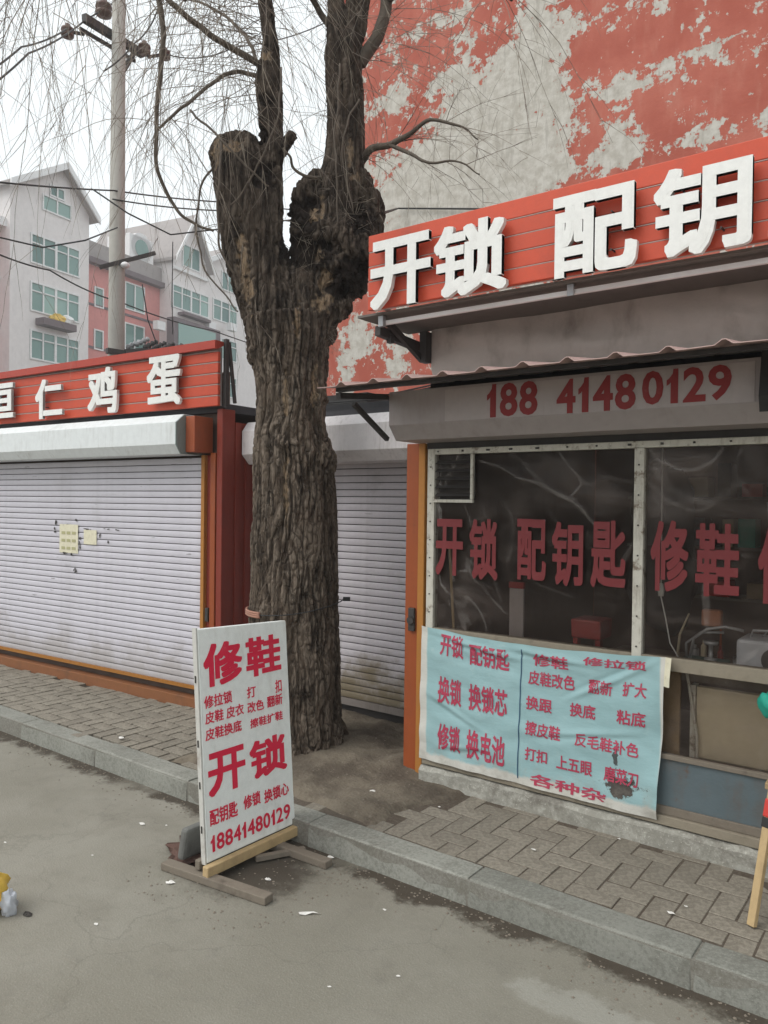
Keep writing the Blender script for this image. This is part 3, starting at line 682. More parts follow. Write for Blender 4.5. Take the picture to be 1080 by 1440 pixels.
def curve_px(pts, n=6):
    out = []
    P_ = [T(*p) for p in pts]
    for i in range(len(P_) - 1):
        p0, p1, p2, p3 = P_[max(i - 1, 0)], P_[i], P_[i + 1], P_[min(i + 2, len(P_) - 1)]
        for k in range(n):
            t = k / n
            out.append(.5 * ((2 * p1) + (p2 - p0) * t + (2 * p0 - 5 * p1 + 4 * p2 - p3) * t * t + (3 * p1 - p0 - 3 * p2 + p3) * t ** 3))
    out.append(P_[-1]); return out
boughs = [  # control points (u, v, depth offset), start and end radius in px
    ([(370, 92, 0), (340, 75, -.1), (295, 48, -.2), (250, 12, -.3), (200, -40, -.4)], 5, 3.2),
    ([(362, 108, 0), (335, 101, 0), (310, 108, -.1), (270, 140, -.2), (240, 165, -.3), (222, 180, -.3)], 3.4, 1.6),
    ([(205, -60, -.3), (224, 0, -.3), (228, 60, -.3), (224, 110, -.3), (218, 190, -.3), (222, 240, -.25), (245, 290, -.2), (275, 316, -.2), (300, 325, -.2)], 4.2, 1.6),
    ([(506, 228, 0), (522, 210, -.1), (550, 203, -.2), (575, 190, -.3), (600, 170, -.4), (640, 175, -.5), (672, 196, -.55)], 6, .8),
    ([(548, 203, -.2), (575, 215, -.3), (600, 228, -.4), (640, 226, -.5), (675, 245, -.55)], 3, .7),
    ([(505, 92, 0), (518, 72, 0), (532, 48, 0), (543, 10, 0), (548, -40, 0)], 10, 8),
    ([(467, 40, 0), (452, 20, 0), (440, 0, -.1), (420, -40, -.2)], 5, 3.5),
    ([(452, 250, -.1), (430, 248, -.15), (414, 236, -.15), (410, 220, -.2), (398, 208, -.2)], 2.4, 1.4),
    ([(375, -20, 0), (330, -60, -.4), (240, -90, -.8), (120, -80, -1.2), (40, -20, -1.5)], 6, 2.5),
    ([(366, -60, 0), (300, -110, .3), (200, -120, .6), (80, -90, .9), (-30, -20, 1.0)], 6, 2.5),
    ([(472, -10, 0), (430, -60, -.5), (360, -90, -.9), (300, -60, -1.2), (260, 0, -1.4)], 5, 2),
    ([(372, 115, 0), (350, 60, .2), (320, 25, .5), (270, 0, .7), (220, -10, .9)], 3, 1.5),
    ([(545, 0, 0), (600, -40, -.3), (660, -50, -.5), (720, 0, -.7)], 6, 2),
    ([(300, 238, 0), (285, 255, -.1), (278, 290, -.1), (277, 330, -.1), (290, 380, -.15), (322, 420, -.15), (335, 438, -.15)], 1.6, 1.0),
    ([(311, 198, -.1), (309, 250, -.25), (306, 300, -.25), (310, 350, -.25), (330, 385, -.2)], 1.9, 1.4),
    ([(268, 155, -.1), (305, 190, -.3), (345, 232, -.3), (378, 262, -.25)], 1.7, 1.3),
    ([(395, 95, -.2), (392, 160, -.25), (375, 205, -.25), (350, 255, -.25), (325, 288, -.25)], 1.5, 1.2),
    ([(478, 90, -.15), (475, 140, -.2), (470, 200, -.2), (474, 260, -.2), (476, 330, -.2)], 1.6, 1.0),
    ([(505, 140, -.1), (490, 170, -.2), (480, 215, -.2), (497, 300, -.2)], 1.5, 1.0),
    ([(320, 443, -.1), (300, 350, 0)], .1, .1)]
boughs = boughs[:-1]
bp = []
for pts, r0, r1 in boughs:
    P_ = curve_px(pts); k = len(P_)
    for i in range(1, k - 1): P_[i] = P_[i] + Vector((noise.noise(P_[i] * 9), noise.noise(P_[i] * 9 + Vector((5, 5, 5))), noise.noise(P_[i] * 9 - Vector((5, 5, 5))))) * .012
    mb = MB(); mb.tube(P_, [(r0 + (r1 - r0) * i / (k - 1)) * PX for i in range(k)], 7); mb.build('branch', M['twig'], tree, smooth=True); bp.append(P_)
# weeping twigs: strands that start on the boughs (or the crown above the frame) and droop
tw = MB()
def strand(p, d, L, r, droop=1.0, wig=.5, kids=0, seg=.07):
    d = d.normalized(); pts = [p.copy()]; n = max(4, int(L / seg)); q = p.copy()
    for i in range(n):
        d = d + Vector((0, 0, -.10 * droop)) + Vector((U(-1, 1), U(-1, 1), U(-1, 1))) * .09 * wig
        d.normalize(); q = q + d * seg; pts.append(q.copy())
        if kids and rnd() < kids * seg * 10:
            dd = (d + Vector((U(-1, 1), U(-1, 1), U(-.4, .6))) * .8).normalized()
            strand(q, dd, L * U(.12, .4), r * .62, droop, wig * 1.2, 0, seg * .7)
    tw.tube(pts, [r * 1.0 * (1 - .7 * i / n) for i in range(n + 1)], 3, cap=False)
random.seed(5)
for bi, n in ((0, 20), (1, 12), (2, 24), (8, 56), (9, 56), (10, 42), (11, 18), (12, 12)):
    P_ = bp[bi]
    for k in range(n):
        p = P_[int(U(.12, .99) * (len(P_) - 1))]
        strand(p, Vector((U(-1, 1), U(-1, 1), U(-.9, .7))), U(.5, 1.55), U(.0017, .003), U(.5, 1.6), U(.6, 1.3), .5)
for k in range(55):   # strands over the left sky, arching in from beyond the frame
    p = T(U(-120, 140), U(-160, 60), U(-1.0, 1.2)); strand(p, Vector((U(-1, 1), U(-.6, .6), U(-.8, .2))), U(.7, 1.7), U(.0017, .0032), U(.3, 1.2), .8, .45)
for k in range(30):   # stiff shoots leaving the stubs and the upper limbs to the left
    p = T(U(360, 388), U(-20, 150), U(-.05, .05)); strand(p, (-rgt * U(.6, 1) + Vector((0, 0, U(-.3, .5))) + fwd * U(-.5, .3)), U(.4, 1.3), U(.002, .0036), U(.1, .9), .8, .5)
for k in range(30):
    p = T(U(470, 505), U(-20, 240), 0); strand(p, (rgt * U(-1, 1) + Vector((0, 0, U(-.3, .6))) + fwd * U(-.8, .1)), U(.25, .8), U(.0016, .003), U(.1, 1.0), .9, .6)
for k in range(26):   # right-hand branch sprays, in front of the red wall
    P_ = bp[3] if k % 3 else bp[4]
    p = P_[int(U(.3, 1) * (len(P_) - 1))]; strand(p, (rgt * U(-.2, 1) + Vector((0, 0, U(-.9, .9))) + fwd * U(-.8, .3)), U(.2, .75), U(.0014, .0026), U(.1, .9), 1, .7)
for k in range(14):
    p = T(U(505, 545), U(0, 130), 0); strand(p, (rgt * U(.3, 1) + Vector((0, 0, U(-.5, .5))) + fwd * U(-.6, .2)), U(.5, 1.1), U(.0016, .0028), U(.2, .9), .8, .6)
for k in range(70):   # fine dead shoots on the burl
    a = random.choice([(500, 290), (515, 320), (440, 330), (470, 300), (520, 290), (430, 380), (465, 260)])
    p = T(a[0] + U(-18, 18), a[1] + U(-20, 20), -.12); strand(p, (rgt * U(-1, 1) + Vector((0, 0, U(-1, 1))) - fwd * .6), U(.06, .24), U(.0012, .0022), .3, 1.4, .5, .03)
for k in range(40):   # tuft where the sheet awning touches the trunk
    p = T(U(452, 474), U(455, 500), -.08); strand(p, (rgt * U(-.5, 1) + Vector((0, 0, U(-1, .5))) - fwd * .5), U(.05, .13), U(.001, .0016), .4, 1.4, 0, .02)
two = tw.build('twigs', M['twig2'], tree); tag(two, kind='stuff')

# cable and cloth tied round the trunk
cab = thing('tied_cable', tuple(T(415, 848)), 'thin black cable tied round the willow trunk with a scrap of pink cloth', 'cable')
c = T(415, 848); pts = []; pts2 = []
Rt = 66 * PX
for k in range(41):
    a = AZ + math.pi + (k / 40 - .5) * math.pi * 1.05
    v_ = Vector((math.cos(a), math.sin(a), 0)) * (Rt + .006); side = v_.dot(rgt) / Rt
    pts.append(Vector((c.x, c.y, c.z)) + v_ + Vector((0, 0, .035 * side - .01 - .02 * (1 - side * side))))
MB().tube(pts, .0035, 6).build('cable', M['black'], cab, smooth=True)
mb = MB(); left = [p for p in pts if (p - c).dot(rgt) < -Rt * .62]
for dz in (-.014, -.002, .01): mb.tube([p + Vector((0, 0, dz)) for p in left], .008, 6)
mb.build('cloth', weathered('faded_cloth', (.34, .17, .12), (.15, .1, .08), .5), cab, smooth=True)
e_ = pts[-1] if (pts[-1] - c).dot(rgt) > 0 else pts[0]
MB().tube([e_, e_ + rgt * .03 + Vector((0, 0, .004))], .003, 6).box(0, 0, 0, .001, .001, .001, lambda x, y, z: e_ + Vector((x, y, z))).build('cable_end', M['black'], cab)
MB().bar(e_ + rgt * .0 , e_ + rgt * .045, .02, .025).build('clip', M['black'], cab)

# ================================================================ SHUTTERS
def slat_profile(h=.05, n=7):
    pr = []
    for k in range(n):
        t = k / (n - 1); z = .004 + (h - .006) * t
        y = -.0050 * math.sin(math.pi * (t * .94 + .03)) ** .45 - .002 * (1 - t)
        pr.append((y, z))
    return pr + [(.004, h - .002), (.004, .004)]
def shutter(parent, fn, x0, x1, z0, z1, mt, pitch=.05):
    n = int(round((z1 - z0) / pitch)); pitch = (z1 - z0) / n; first = None
    MB().box(x0, .012, z0, x1, .016, z1, fn).build('backing', M['dark'], parent)
    for i in range(n):
        if first is None:
            first = MB().prism(slat_profile(pitch), x0, x1, lambda x, y, z: fn(x, y, z + z0)).build('slat', mt, parent, smooth=False)
            base = first.location.copy()
        else: dup(first, parent, base + Vector((0, U(-.0012, .0012), i * pitch)))
# ---- left shop
LA = .0555; LP = Vector((-4.30, 3.772, 0)); lc, ls = math.cos(LA), math.sin(LA)
def LF(s, d, z): return Vector((LP.x + s * lc - d * ls, LP.y + s * ls + d * lc, z))
shopL = thing('egg_shop', LF(-2, .5, .1), 'closed shop with wide pale roller shutter and red plank sign at left edge', 'shop')
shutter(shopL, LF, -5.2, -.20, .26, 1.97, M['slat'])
MB().prism([(-.01, .235), (-.014, .262), (.02, .262), (.02, .235)], -5.2, -.2, LF).build('bottom_rail', M['ochre'], shopL)
MB().box(-5.2, -.03, .085, -.16, .06, .175, LF).build('threshold', weathered('rust_threshold', (.235, .095, .04), (.10, .06, .04), .7, .7, .3, 1, 5, 0, .3), shopL, bevel=.004)
MB().box(-5.2, .065, .085, -.2, .5, .15, LF).build('step', M['dark'], shopL)
pr_ = [(.0, 1.985), (-.20, 1.985), (-.245, 2.055), (-.245, 2.21), (-.17, 2.27), (0, 2.27)]
MB().prism(pr_[0:3] + [(-.245, 2.215)] + [(-.17, 2.275), (0, 2.275)], -5.3, -.235, LF).build('shutter_housing', M['housing'], shopL, bevel=.003)
pe = [(y * 1.01, z) for y, z in pr_]; MB().prism(pe, -.234, -.225, LF).build('end_cap', M['endcap'], shopL)
MB().box(-.224, -.16, 2.0, -.13, .02, 2.26, LF).build('corner_trim', M['rustred'], shopL, bevel=.004)
# bolts of the end cap
for a, b in ((-.1, 2.13), (-.1, 2.17), (-.06, 2.13), (-.06, 2.17)):
    MB().tube([LF(-.226, a, b), LF(-.219, a, b)], .005, 8).build('bolt', M['dark'], shopL)
MB().box(-.2, -.03, .12, -.165, .03, 1.985, LF).build('guide_rail', M['ochre'], shopL, bevel=.003)
MB().box(-.164, .0, .1, -.115, .03, 1.985, LF).build('recess', M['trimred'], shopL)
MB().box(-.114, -.02, .1, -.062, .03, 2.0, LF).build('post', M['orange'], shopL, bevel=.004)
MB().box(-.058, -.012, .1, 0, .118, 2.32, LF).build('corner_post', M['trimred'], shopL, bevel=.006)
MB().box(-.15, -.028, .76, -.12, -.001, .86, LF).build('latch', M['dark'], shopL, bevel=.003)
# corrugated side wall towards the gap
mb = MB()
k = 9; prof = []
for i in range(k):
    y0 = 3.886 + i * .05; off = -.012 if i % 2 else 0
    mb.box(-4.31 + off, y0, .1, -4.296 + off, y0 + .0495, 2.23)
mb.build('side_cladding', M['trimred'], shopL)
MB().box(-9.6, .07, .1, -.03, .09, 2.6, LF).build('wall', M['interior'], shopL)
MB().box(-9.6, .02, 2.30, -.005, 4.2, 2.36, LF).build('roof', M['roofblk'], shopL)
# ---- left sign
signL = thing('egg_shop_sign', LF(-2, -.1, 2.34), 'red plank sign with four white characters above the wide left shutter', 'sign')
sz0, sz1 = 2.335, 2.765
MB().box(-5.3, -.035, sz0 + .004, -.012, -.01, sz1 - .004, LF).build('backing', M['plank_b'], signL)
for i in range(5): MB().box(-5.3, -.0605, 2.4065 + i * .08, -.004, -.034, 2.4125 + i * .08, LF).build('joint_strip', M['joint'], signL)
zz = [2.335, 2.415, 2.495, 2.575, 2.655]; 
p0 = None
for i, z in enumerate(zz):
    if p0 is None: p0 = MB().box(-5.3, -.062, z, 0, -.036, z + .069, LF).build('plank', M['plank'], signL, bevel=.004)
    else:
        q = dup(p0, signL, p0.location + Vector((0, 0, (i) * .08)))
MB().prism([(-.10, 2.742), (-.10, 2.80), (.02, 2.80), (.02, 2.79), (-.07, 2.742)], -5.3, .008, LF).build('cap', weathered('sign_cap', (.42, .06, .04), (.22, .05, .04), .5), signL)
MB().bar(LF(.02, 0, 2.33), LF(.02, 0, 2.82), .03, .03).build('side_bar', M['dark'], signL)
MB().bar(LF(.025, .02, 2.80), LF(.06, .05, 2.36), .02, .02).build('brace', M['dark'], signL)
plL = Plane(LF(0, -.095, 0), (lc, ls, 0), (0, 0, 1), (ls, -lc, 0))
for ch, b in (('桓', (-19, 536, 22, 593)), ('仁', (53, 532, 91, 590)), ('鸡', (127, 516, 168, 583)), ('蛋', (210, 499, 257, 572))):
    lettering('character', ch, plL.box(*b, k=.6), lambda a, b_, d: plL.pt(a, b_, d), .025, M['white'], signL, .035)
    bx = plL.box(*b, k=.6)
    # standoffs behind the character
    mb = MB()
    for fx, fz in ((.3, .3), (.7, .7)): mb.tube([plL.pt(bx[0] + (bx[2] - bx[0]) * fx, bx[1] + (bx[3] - bx[1]) * fz, 0), plL.pt(bx[0] + (bx[2] - bx[0]) * fx, bx[1] + (bx[3] - bx[1]) * fz, -.034)], .004, 6)
    mb.build('standoff', M['dark'], signL)
# ---- notices stuck on the left shutter
plS = Plane(LF(0, -.010, 0), (lc, ls, 0), (0, 0, 1), (ls, -lc, 0))
def notice(u0, v0, u1, v1, label, rows):
    a0, b0, a1, b1 = plS.box(u0, v0, u1, v1, .5)
    t = thing('notice', plS.pt((a0 + a1) / 2, b0, 0), label, 'notice')
    mb = MB(); n = 8; vs = []
    for j in range(n + 1):
        for i in range(3):
            a = a0 + (a1 - a0) * i / 2; b = b0 + (b1 - b0) * j / n
            vs.append(plS.pt(a, b, .001 + .002 * noise.noise(Vector((a * 30, b * 30, 0))) + .001))
    mb.add(vs, [(j * 3 + i, j * 3 + i + 1, (j + 1) * 3 + i + 1, (j + 1) * 3 + i) for j in range(n) for i in range(2)])
    o = mb.build('paper', M['notice'], t)
    mb = MB()
    for r in range(rows):
        for c_ in range(3):
            aa = a0 + (a1 - a0) * (.12 + .28 * c_); bb = b0 + (b1 - b0) * (.12 + .8 * r / max(rows, 1))
            mb.box(0, 0, 0, 1, 1, 1, lambda x, y, z: plS.pt(aa + (a1 - a0) * .2 * x, bb + (b1 - b0) * .10 * z, .004 + .0006 * y))
    if rows: mb.build('print', weathered('faint_print', (.42, .40, .22), (.5, .45, .3), .5), t)
notice(84, 737, 110, 778, 'cream paper notice with a dark torn edge stuck on the left shutter', 3)
notice(118, 745, 136, 766, 'small white torn label stuck beside the cream notice on the shutter', 0)
mb = MB(); random.seed(3)
for (u, v, w_, h_) in [(78, 742, 5, 28), (108, 733, 3, 6), (125, 744, 24, 1.5), (150, 744, 8, 1.5), (141, 754, 3, 8), (152, 762, 2, 4), (100, 780, 3, 7), (105, 803, 5, 8), (95, 738, 14, 2), (94, 778, 16, 2.5), (165, 745, 5, 2), (112, 762, 2, 20)]:
    for k in range(5):
        a, b = plS.px(u + U(-w_, w_) * .4, v + U(-h_, h_) * .4); s1, s2 = U(.004, .012) * (1 + w_ / 12), U(.002, .006) * (1 + h_ / 10)
        vs = [plS.pt(a + s1 * math.cos(t) * U(.6, 1.2), b + s2 * math.sin(t) * U(.6, 1.2), .002) for t in [i * 6.283 / 7 for i in range(7)]]
        mb.add(vs, [tuple(range(7))])
glue = mb.build('glue_residue', M['gum'], shopL)

# ---- middle (narrow) shop
mid = thing('middle_shop', (-3.4, 4.6, .1), 'narrow closed shop with dull roller shutter recessed behind the willow trunk', 'shop')
def MF(x, y, z): return Vector((x, 4.285 + y, z))
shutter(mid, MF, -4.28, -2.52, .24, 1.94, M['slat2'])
MB().box(-4.28, -.012, .19, -2.52, .02, .238, MF).build('bottom_rail', weathered('grey_rail', (.25, .22, .2), (.1, .08, .06), .6), mid)
MB().tube([MF(-2.72, -.02, .24), MF(-2.72, -.02, .13)], .01, 8).build('lock_bolt', M['steel'], mid)
MB().box(-4.28, .03, .05, -2.52, .3, .2, MF).build('threshold', M['dark'], mid)
MB().prism([(.0, 1.925), (-.275, 1.925), (-.345, 1.995), (-.345, 2.168), (-.29, 2.238), (0, 2.238)], -4.29, -2.53, MF).build('shutter_housing', M['housing_w'], mid, bevel=.003)
MB().box(-4.285, -.12, 2.242, -2.53, .0, 2.30, MF).build('fascia', M['roofblk'], mid)
MB().box(-4.285, .0, 2.29, -2.5, 4.0, 2.36, MF).build('roof', M['roofblk'], mid)
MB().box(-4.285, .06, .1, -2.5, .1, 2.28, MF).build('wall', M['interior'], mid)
MB().box(-2.9, .8, 2.36, -2.6, 1.1, 2.62, MF).build('roof_box', M['dark'], mid)
MB().tube([(-4.27, 4.26, 2.40), (-3.8, 4.2, 2.37), (-3.2, 4.2, 2.36), (-2.5, 4.1, 2.41)], .008, 6).tube([(-4.27, 4.24, 2.36), (-3.4, 4.15, 2.345), (-2.5, 4.0, 2.40)], .006, 6).build('roof_cable', M['black'], mid)
MB().box(-4.27, .15, 2.36, -3.5, .5, 2.46, MF).build('roof_kerb', M['dark'], mid)

# ================================================================ RIGHT SHOP
RX0, RX1 = -2.39, 1.1
shop = thing('locksmith_shop', (-.8, 4.4, .1), 'small key cutting and shoe repair shop with plastic covered window at right', 'shop')
def W(x, y, z): return Vector((x, y, z))
# concrete base with broken edge
vs = []; fs = []; n = 120
prof = [(3.522, .06), (3.526, .180), (3.542, .196), (3.62, .198), (3.62, .06)]
for i in range(n + 1):
    x = -2.385 + (RX1 + 2.385) * i / n
    for k, (y, z) in enumerate(prof):
        q = noise.noise(Vector((x * 9, y * 20, z * 20))); vs.append((x, y + .012 * q, z + (.012 * q if k in (1, 2) else 0)))
for i in range(n):
    for b in range(5): fs.append((i * 5 + b, (i + 1) * 5 + b, (i + 1) * 5 + (b + 1) % 5, i * 5 + (b + 1) % 5))
fs += [tuple(range(5)), tuple(n * 5 + b for b in range(4, -1, -1))]
MB().add(vs, fs).build('concrete_base', M['concrete'], shop)
MB().box(-2.385, 3.548, .202, RX1, 3.64, .245).build('bottom_sill', M['sill'], shop, bevel=.004)
MB().box(-2.36, 3.565, .246, RX1, 3.60, .285).build('bottom_rail', M['wood_g'], shop, bevel=.003)
MB().box(-2.525, 3.57, .10, -2.44, 3.66, 1.985).build('post', M['orange'], shop, bevel=.004)
MB().box(-2.438, 3.562, .10, -2.395, 3.66, 1.985).build('post_strip', M['ochre'], shop, bevel=.004)
MB().box(-2.393, 3.60, .2, -2.372, 3.64, 1.985).build('reveal', M['dark'], shop)
MB().lathe([(.0, 0), (.022, 0), (.022, .02), (.012, .03), (0, .03)], (-2.47, 3.54, .99), 12, 'y').build('lock', M['dark'], shop)
MB().box(-2.49, 3.55, .93, -2.45, 3.569, 1.06).build('lock_plate', M['dark'], shop, bevel=.003)
# window frame
def fr(name, x0, z0, x1, z1, y0=3.552, y1=3.60, mt='paint'): return MB().box(x0, y0, z0, x1, y1, z1).build(name, M[mt], shop, bevel=.003)
fr('window_stile', -2.371, .246, -2.325, 1.950)
fr('window_head', -2.324, 1.918, RX1, 1.950)
fr('mullion', -1.218, .900, -1.172, 1.917, 3.546)
fr('mullion', -.02, .900, .026, 1.917, 3.546)
fr('window_sill', -2.324, .905, RX1, .965, 3.55, 3.61, 'sill')
fr('lower_rail', -2.324, .500, RX1, .522, 3.56, 3.6, 'wood_g')
# tacks along the head and stile
mb = MB()
for i in range(16): mb.tube([(-2.30 + i * .15 + U(-.02, .02), 3.551, 1.934), (-2.30 + i * .15, 3.547, 1.934)], .005, 6)
for i in range(9): mb.tube([(-2.348, 3.551, 1.05 + i * .1), (-2.348, 3.547, 1.05 + i * .1)], .004, 6)
for i in range(7): mb.tube([(-1.195, 3.545, 1.0 + i * .14), (-1.195, 3.541, 1.0 + i * .14)], .004, 6)
tk = mb.build('tacks', M['gum'], shop); tag(tk, kind='stuff')
# films
plQ = Plane((0, 3.57, 0), (1, 0, 0), (0, 0, 1), (0, -1, 0))
def cl9(*p): return [plQ.px(590 + x / 3.272, 620 + y / 3.272) for x, y in p]
def cl6(*p): return [plQ.px(580 + x / 2.16, 400 + y / 2.16) for x, y in p]
CREASES = [(cl9((420, 60), (470, 90), (520, 150), (560, 190)), .012, .4), (cl9((740, 190), (790, 200), (860, 170), (940, 190), (1000, 180)), .012, .35), (cl9((360, 250), (420, 340), (430, 450), (400, 560)), .014, .3), (cl9((600, 330), (680, 430), (800, 500), (960, 480), (1000, 500)), .004, .5), (cl6((735, 560), (780, 620), (900, 660), (1000, 600)), .016, .35), (cl9((280, 95), (370, 120), (450, 168), (560, 200), (640, 250), (720, 290), (800, 380), (850, 420)), .007, 1), (cl9((560, 195), (600, 225), (700, 275), (760, 330)), .012, .7), (cl9((640, 50), (690, 120), (742, 190), (700, 250)), .005, .8),
    (cl9((190, 270), (230, 360), (250, 500), (230, 600), (300, 690), (370, 770), (400, 800)), .004, .7), (cl9((320, 560), (345, 650), (372, 740)), .004, .6), (cl9((130, 470), (90, 520), (75, 600)), .004, .4),
    (cl9((290, 330), (380, 440), (480, 520), (520, 640), (700, 720)), .005, .35), (cl9((480, 200), (430, 130), (520, 60)), .004, .5), (cl9((110, 640), (140, 760), (190, 830)), .003, .5), (cl9((880, 640), (940, 560), (990, 420), (960, 300)), .006, .4),
    (cl6((720, 500), (760, 540), (840, 565), (910, 540), (940, 500)), .008, .6), (cl6((720, 600), (780, 660), (870, 690), (940, 640)), .009, .5), (cl6((1000, 500), (980, 560), (1020, 640), (1080, 690)), .006, .4), (cl6((730, 640), (800, 740), (900, 800), (1040, 830)), .006, .3)]
PAINTED_REFLECTIONS = [(cl9((560, 110))[0], .16, .05, .35), (cl9((700, 180))[0], .05, .1, .35), (cl9((450, 330))[0], .05, .12, .25), (cl9((200, 650))[0], .06, .14, .25), (cl6((850, 610))[0], .17, .14, .55), (cl6((740, 580))[0], .06, .2, .5), (cl9((860, 240))[0], .09, .10, .45), (cl9((330, 300))[0], .25, .12, .18), (cl6((1010, 560))[0], .12, .2, .28), (cl9((640, 780))[0], .3, .1, .12)]  # soft pale reflections painted into the film as whitened spots
def seg_d(px_, pz_, a, b):
    dx, dz = b[0] - a[0], b[1] - a[1]; L2 = dx * dx + dz * dz; t = max(0, min(1, ((px_ - a[0]) * dx + (pz_ - a[1]) * dz) / L2))
    return math.hypot(px_ - a[0] - dx * t, pz_ - a[1] - dz * t)
def smooth_poly(p, n=5):
    o = []
    for i in range(len(p) - 1):
        p0, p1, p2, p3 = p[max(i - 1, 0)], p[i], p[i + 1], p[min(i + 2, len(p) - 1)]
        for k in range(n):
            t = k / n; o.append(tuple(.5 * (2 * p1[c] + (p2[c] - p0[c]) * t + (2 * p0[c] - 5 * p1[c] + 4 * p2[c] - p3[c]) * t * t + (3 * p1[c] - p0[c] - 3 * p2[c] + p3[c]) * t ** 3) for c in (0, 1)))
    return o + [p[-1]]
CREASES = [(smooth_poly(p), w_, k_) for p, w_, k_ in CREASES]
def film_marks(x, z):
    c_ = 0
    for p, w_, k_ in CREASES:
        if not (min(q[0] for q in p) - .03 < x < max(q[0] for q in p) + .03 and min(q[1] for q in p) - .03 < z < max(q[1] for q in p) + .03): continue
        d = min(seg_d(x, z, p[i], p[i + 1]) for i in range(len(p) - 1)); c_ = max(c_, k_ * math.exp(-(d / w_) ** 2) * (.55 + .45 * noise.noise(Vector((x * 14, z * 14, 0)))))
    v_ = sum(k_ * math.exp(-((x - c0[0]) / rx) ** 2 - ((z - c0[1]) / rz) ** 2) for c0, rx, rz, k_ in PAINTED_REFLECTIONS)
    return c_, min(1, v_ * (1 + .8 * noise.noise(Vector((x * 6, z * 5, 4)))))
def film(x0, z0, x1, z1, y, nx=150, nz=120):
    vs = []; cr = []; ve = []
    for j in range(nz + 1):
        for i in range(nx + 1):
            a, b = i / nx, j / nz; e = min(a, 1 - a, b, 1 - b) * 8; e = min(1, e)
            x = x0 + (x1 - x0) * a; z = z0 + (z1 - z0) * b
            q = .010 * noise.noise(Vector((x * 3 + z * 2.2, z * 1.4 - x, 0))) + .005 * noise.noise(Vector((x * 8 - z * 6, z * 3, 2)))
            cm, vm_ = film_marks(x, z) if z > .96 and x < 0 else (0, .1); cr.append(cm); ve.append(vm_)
            vs.append((x, y + (q - cm * .006) * e, z))
    fs = [(j * (nx + 1) + i, j * (nx + 1) + i + 1, (j + 1) * (nx + 1) + i + 1, (j + 1) * (nx + 1) + i) for j in range(nz) for i in range(nx)]
    o = MB().add(vs, fs).build('plastic_film', M['film'], shop, smooth=True)
    for nm, ar in (('crease', cr), ('painted_reflection', ve)):
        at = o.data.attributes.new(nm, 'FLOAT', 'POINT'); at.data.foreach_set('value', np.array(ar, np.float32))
    return o
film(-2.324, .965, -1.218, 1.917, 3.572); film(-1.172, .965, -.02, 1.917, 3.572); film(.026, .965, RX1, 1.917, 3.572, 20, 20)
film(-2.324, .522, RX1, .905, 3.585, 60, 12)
# louvre vent in the corner
vent = thing('vent_dummy', (0, 0, 0), None, None); bpy.data.objects.remove(vent)
fr('vent_frame', -2.324, 1.655, -2.075, 1.672, 3.54, 3.560); fr('vent_frame', -2.092, 1.673, -2.075, 1.917, 3.54, 3.560)
lv = None
for i in range(5):
    z = 1.70 + i * .044
    if lv is None: lv = MB().bar((-2.32, 3.568, z), (-2.093, 3.568, z), .035, .003, up=(0, -.6, 1)).build('louvre', M['dark'], shop); b_ = lv.location.copy()
    else: dup(lv, shop, b_ + Vector((0, 0, i * .044)))
MB().box(-2.323, 3.60, 1.67, -2.093, 3.604, 1.917).build('vent_backing', M['black'], shop)
# blue sheet below the film
pb = MB(); n = 24; vs = []
for j in range(5):
    for i in range(n + 1):
        x = -1.2 + (RX1 + 1.2) * i / n; z = .286 + (.499 - .286) * j / 4
        vs.append((x, 3.575 + .006 * noise.noise(Vector((x * 3, z * 6, 0))), z))
pb.add(vs, [(j * (n + 1) + i, j * (n + 1) + i + 1, (j + 1) * (n + 1) + i + 1, (j + 1) * (n + 1) + i) for j in range(4) for i in range(n)]).build('metal_sheet', M['blue'], shop, smooth=True)
MB().box(-2.32, 3.59, .286, -1.201, 3.595, .499).build('backing_board', M['wood_g'], shop)
# walls and roof of the room
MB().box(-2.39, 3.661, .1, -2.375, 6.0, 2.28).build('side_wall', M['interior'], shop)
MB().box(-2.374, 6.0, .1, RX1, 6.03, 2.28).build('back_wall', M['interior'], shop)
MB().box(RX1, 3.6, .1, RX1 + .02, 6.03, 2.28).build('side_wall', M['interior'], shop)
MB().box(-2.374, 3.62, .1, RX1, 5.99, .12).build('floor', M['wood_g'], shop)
MB().box(-2.39, 3.60, 2.281, RX1 + .02, 8.2, 2.34).build('roof', M['roofblk'], shop)
MB().box(-2.39, 3.575, 1.951, RX1, 3.6, 2.28).build('lintel', M['dark'], shop)
# housing with phone number
pr_ = [(3.57, 1.985), (3.365, 1.985), (3.30, 2.062), (3.30, 2.24), (3.57, 2.24)]
MB().prism(pr_, -2.455, RX1, None).build('shutter_housing', M['housing_r'], shop, bevel=.003)
MB().box(-2.1, 3.2965, 2.066, -.66, 3.2995, 2.225).build('number_panel', weathered('number_strip', (.42, .375, .365), (.25, .2, .18), .5, .5), shop)
plH = Plane((0, 3.296, 0), (1, 0, 0), (0, 0, 1), (0, -1, 0))
for dgt, b in (('188', (685, 535, 756, 588)), ('4148', (783, 525, 894, 583)), ('0129', (903, 512, 1029, 571))):
    lettering('digits', dgt, plH.box(*b), lambda a, b_, d: plH.pt(a, b_, d), .002, M['txt_digit'], shop, .028, .97)
MB().prism([(3.29, 2.30), (3.24, 2.08), (3.26, 2.02), (3.285, 2.05), (3.294, 2.24)], -.635, -.60, None).build('rag', M['black'], shop)
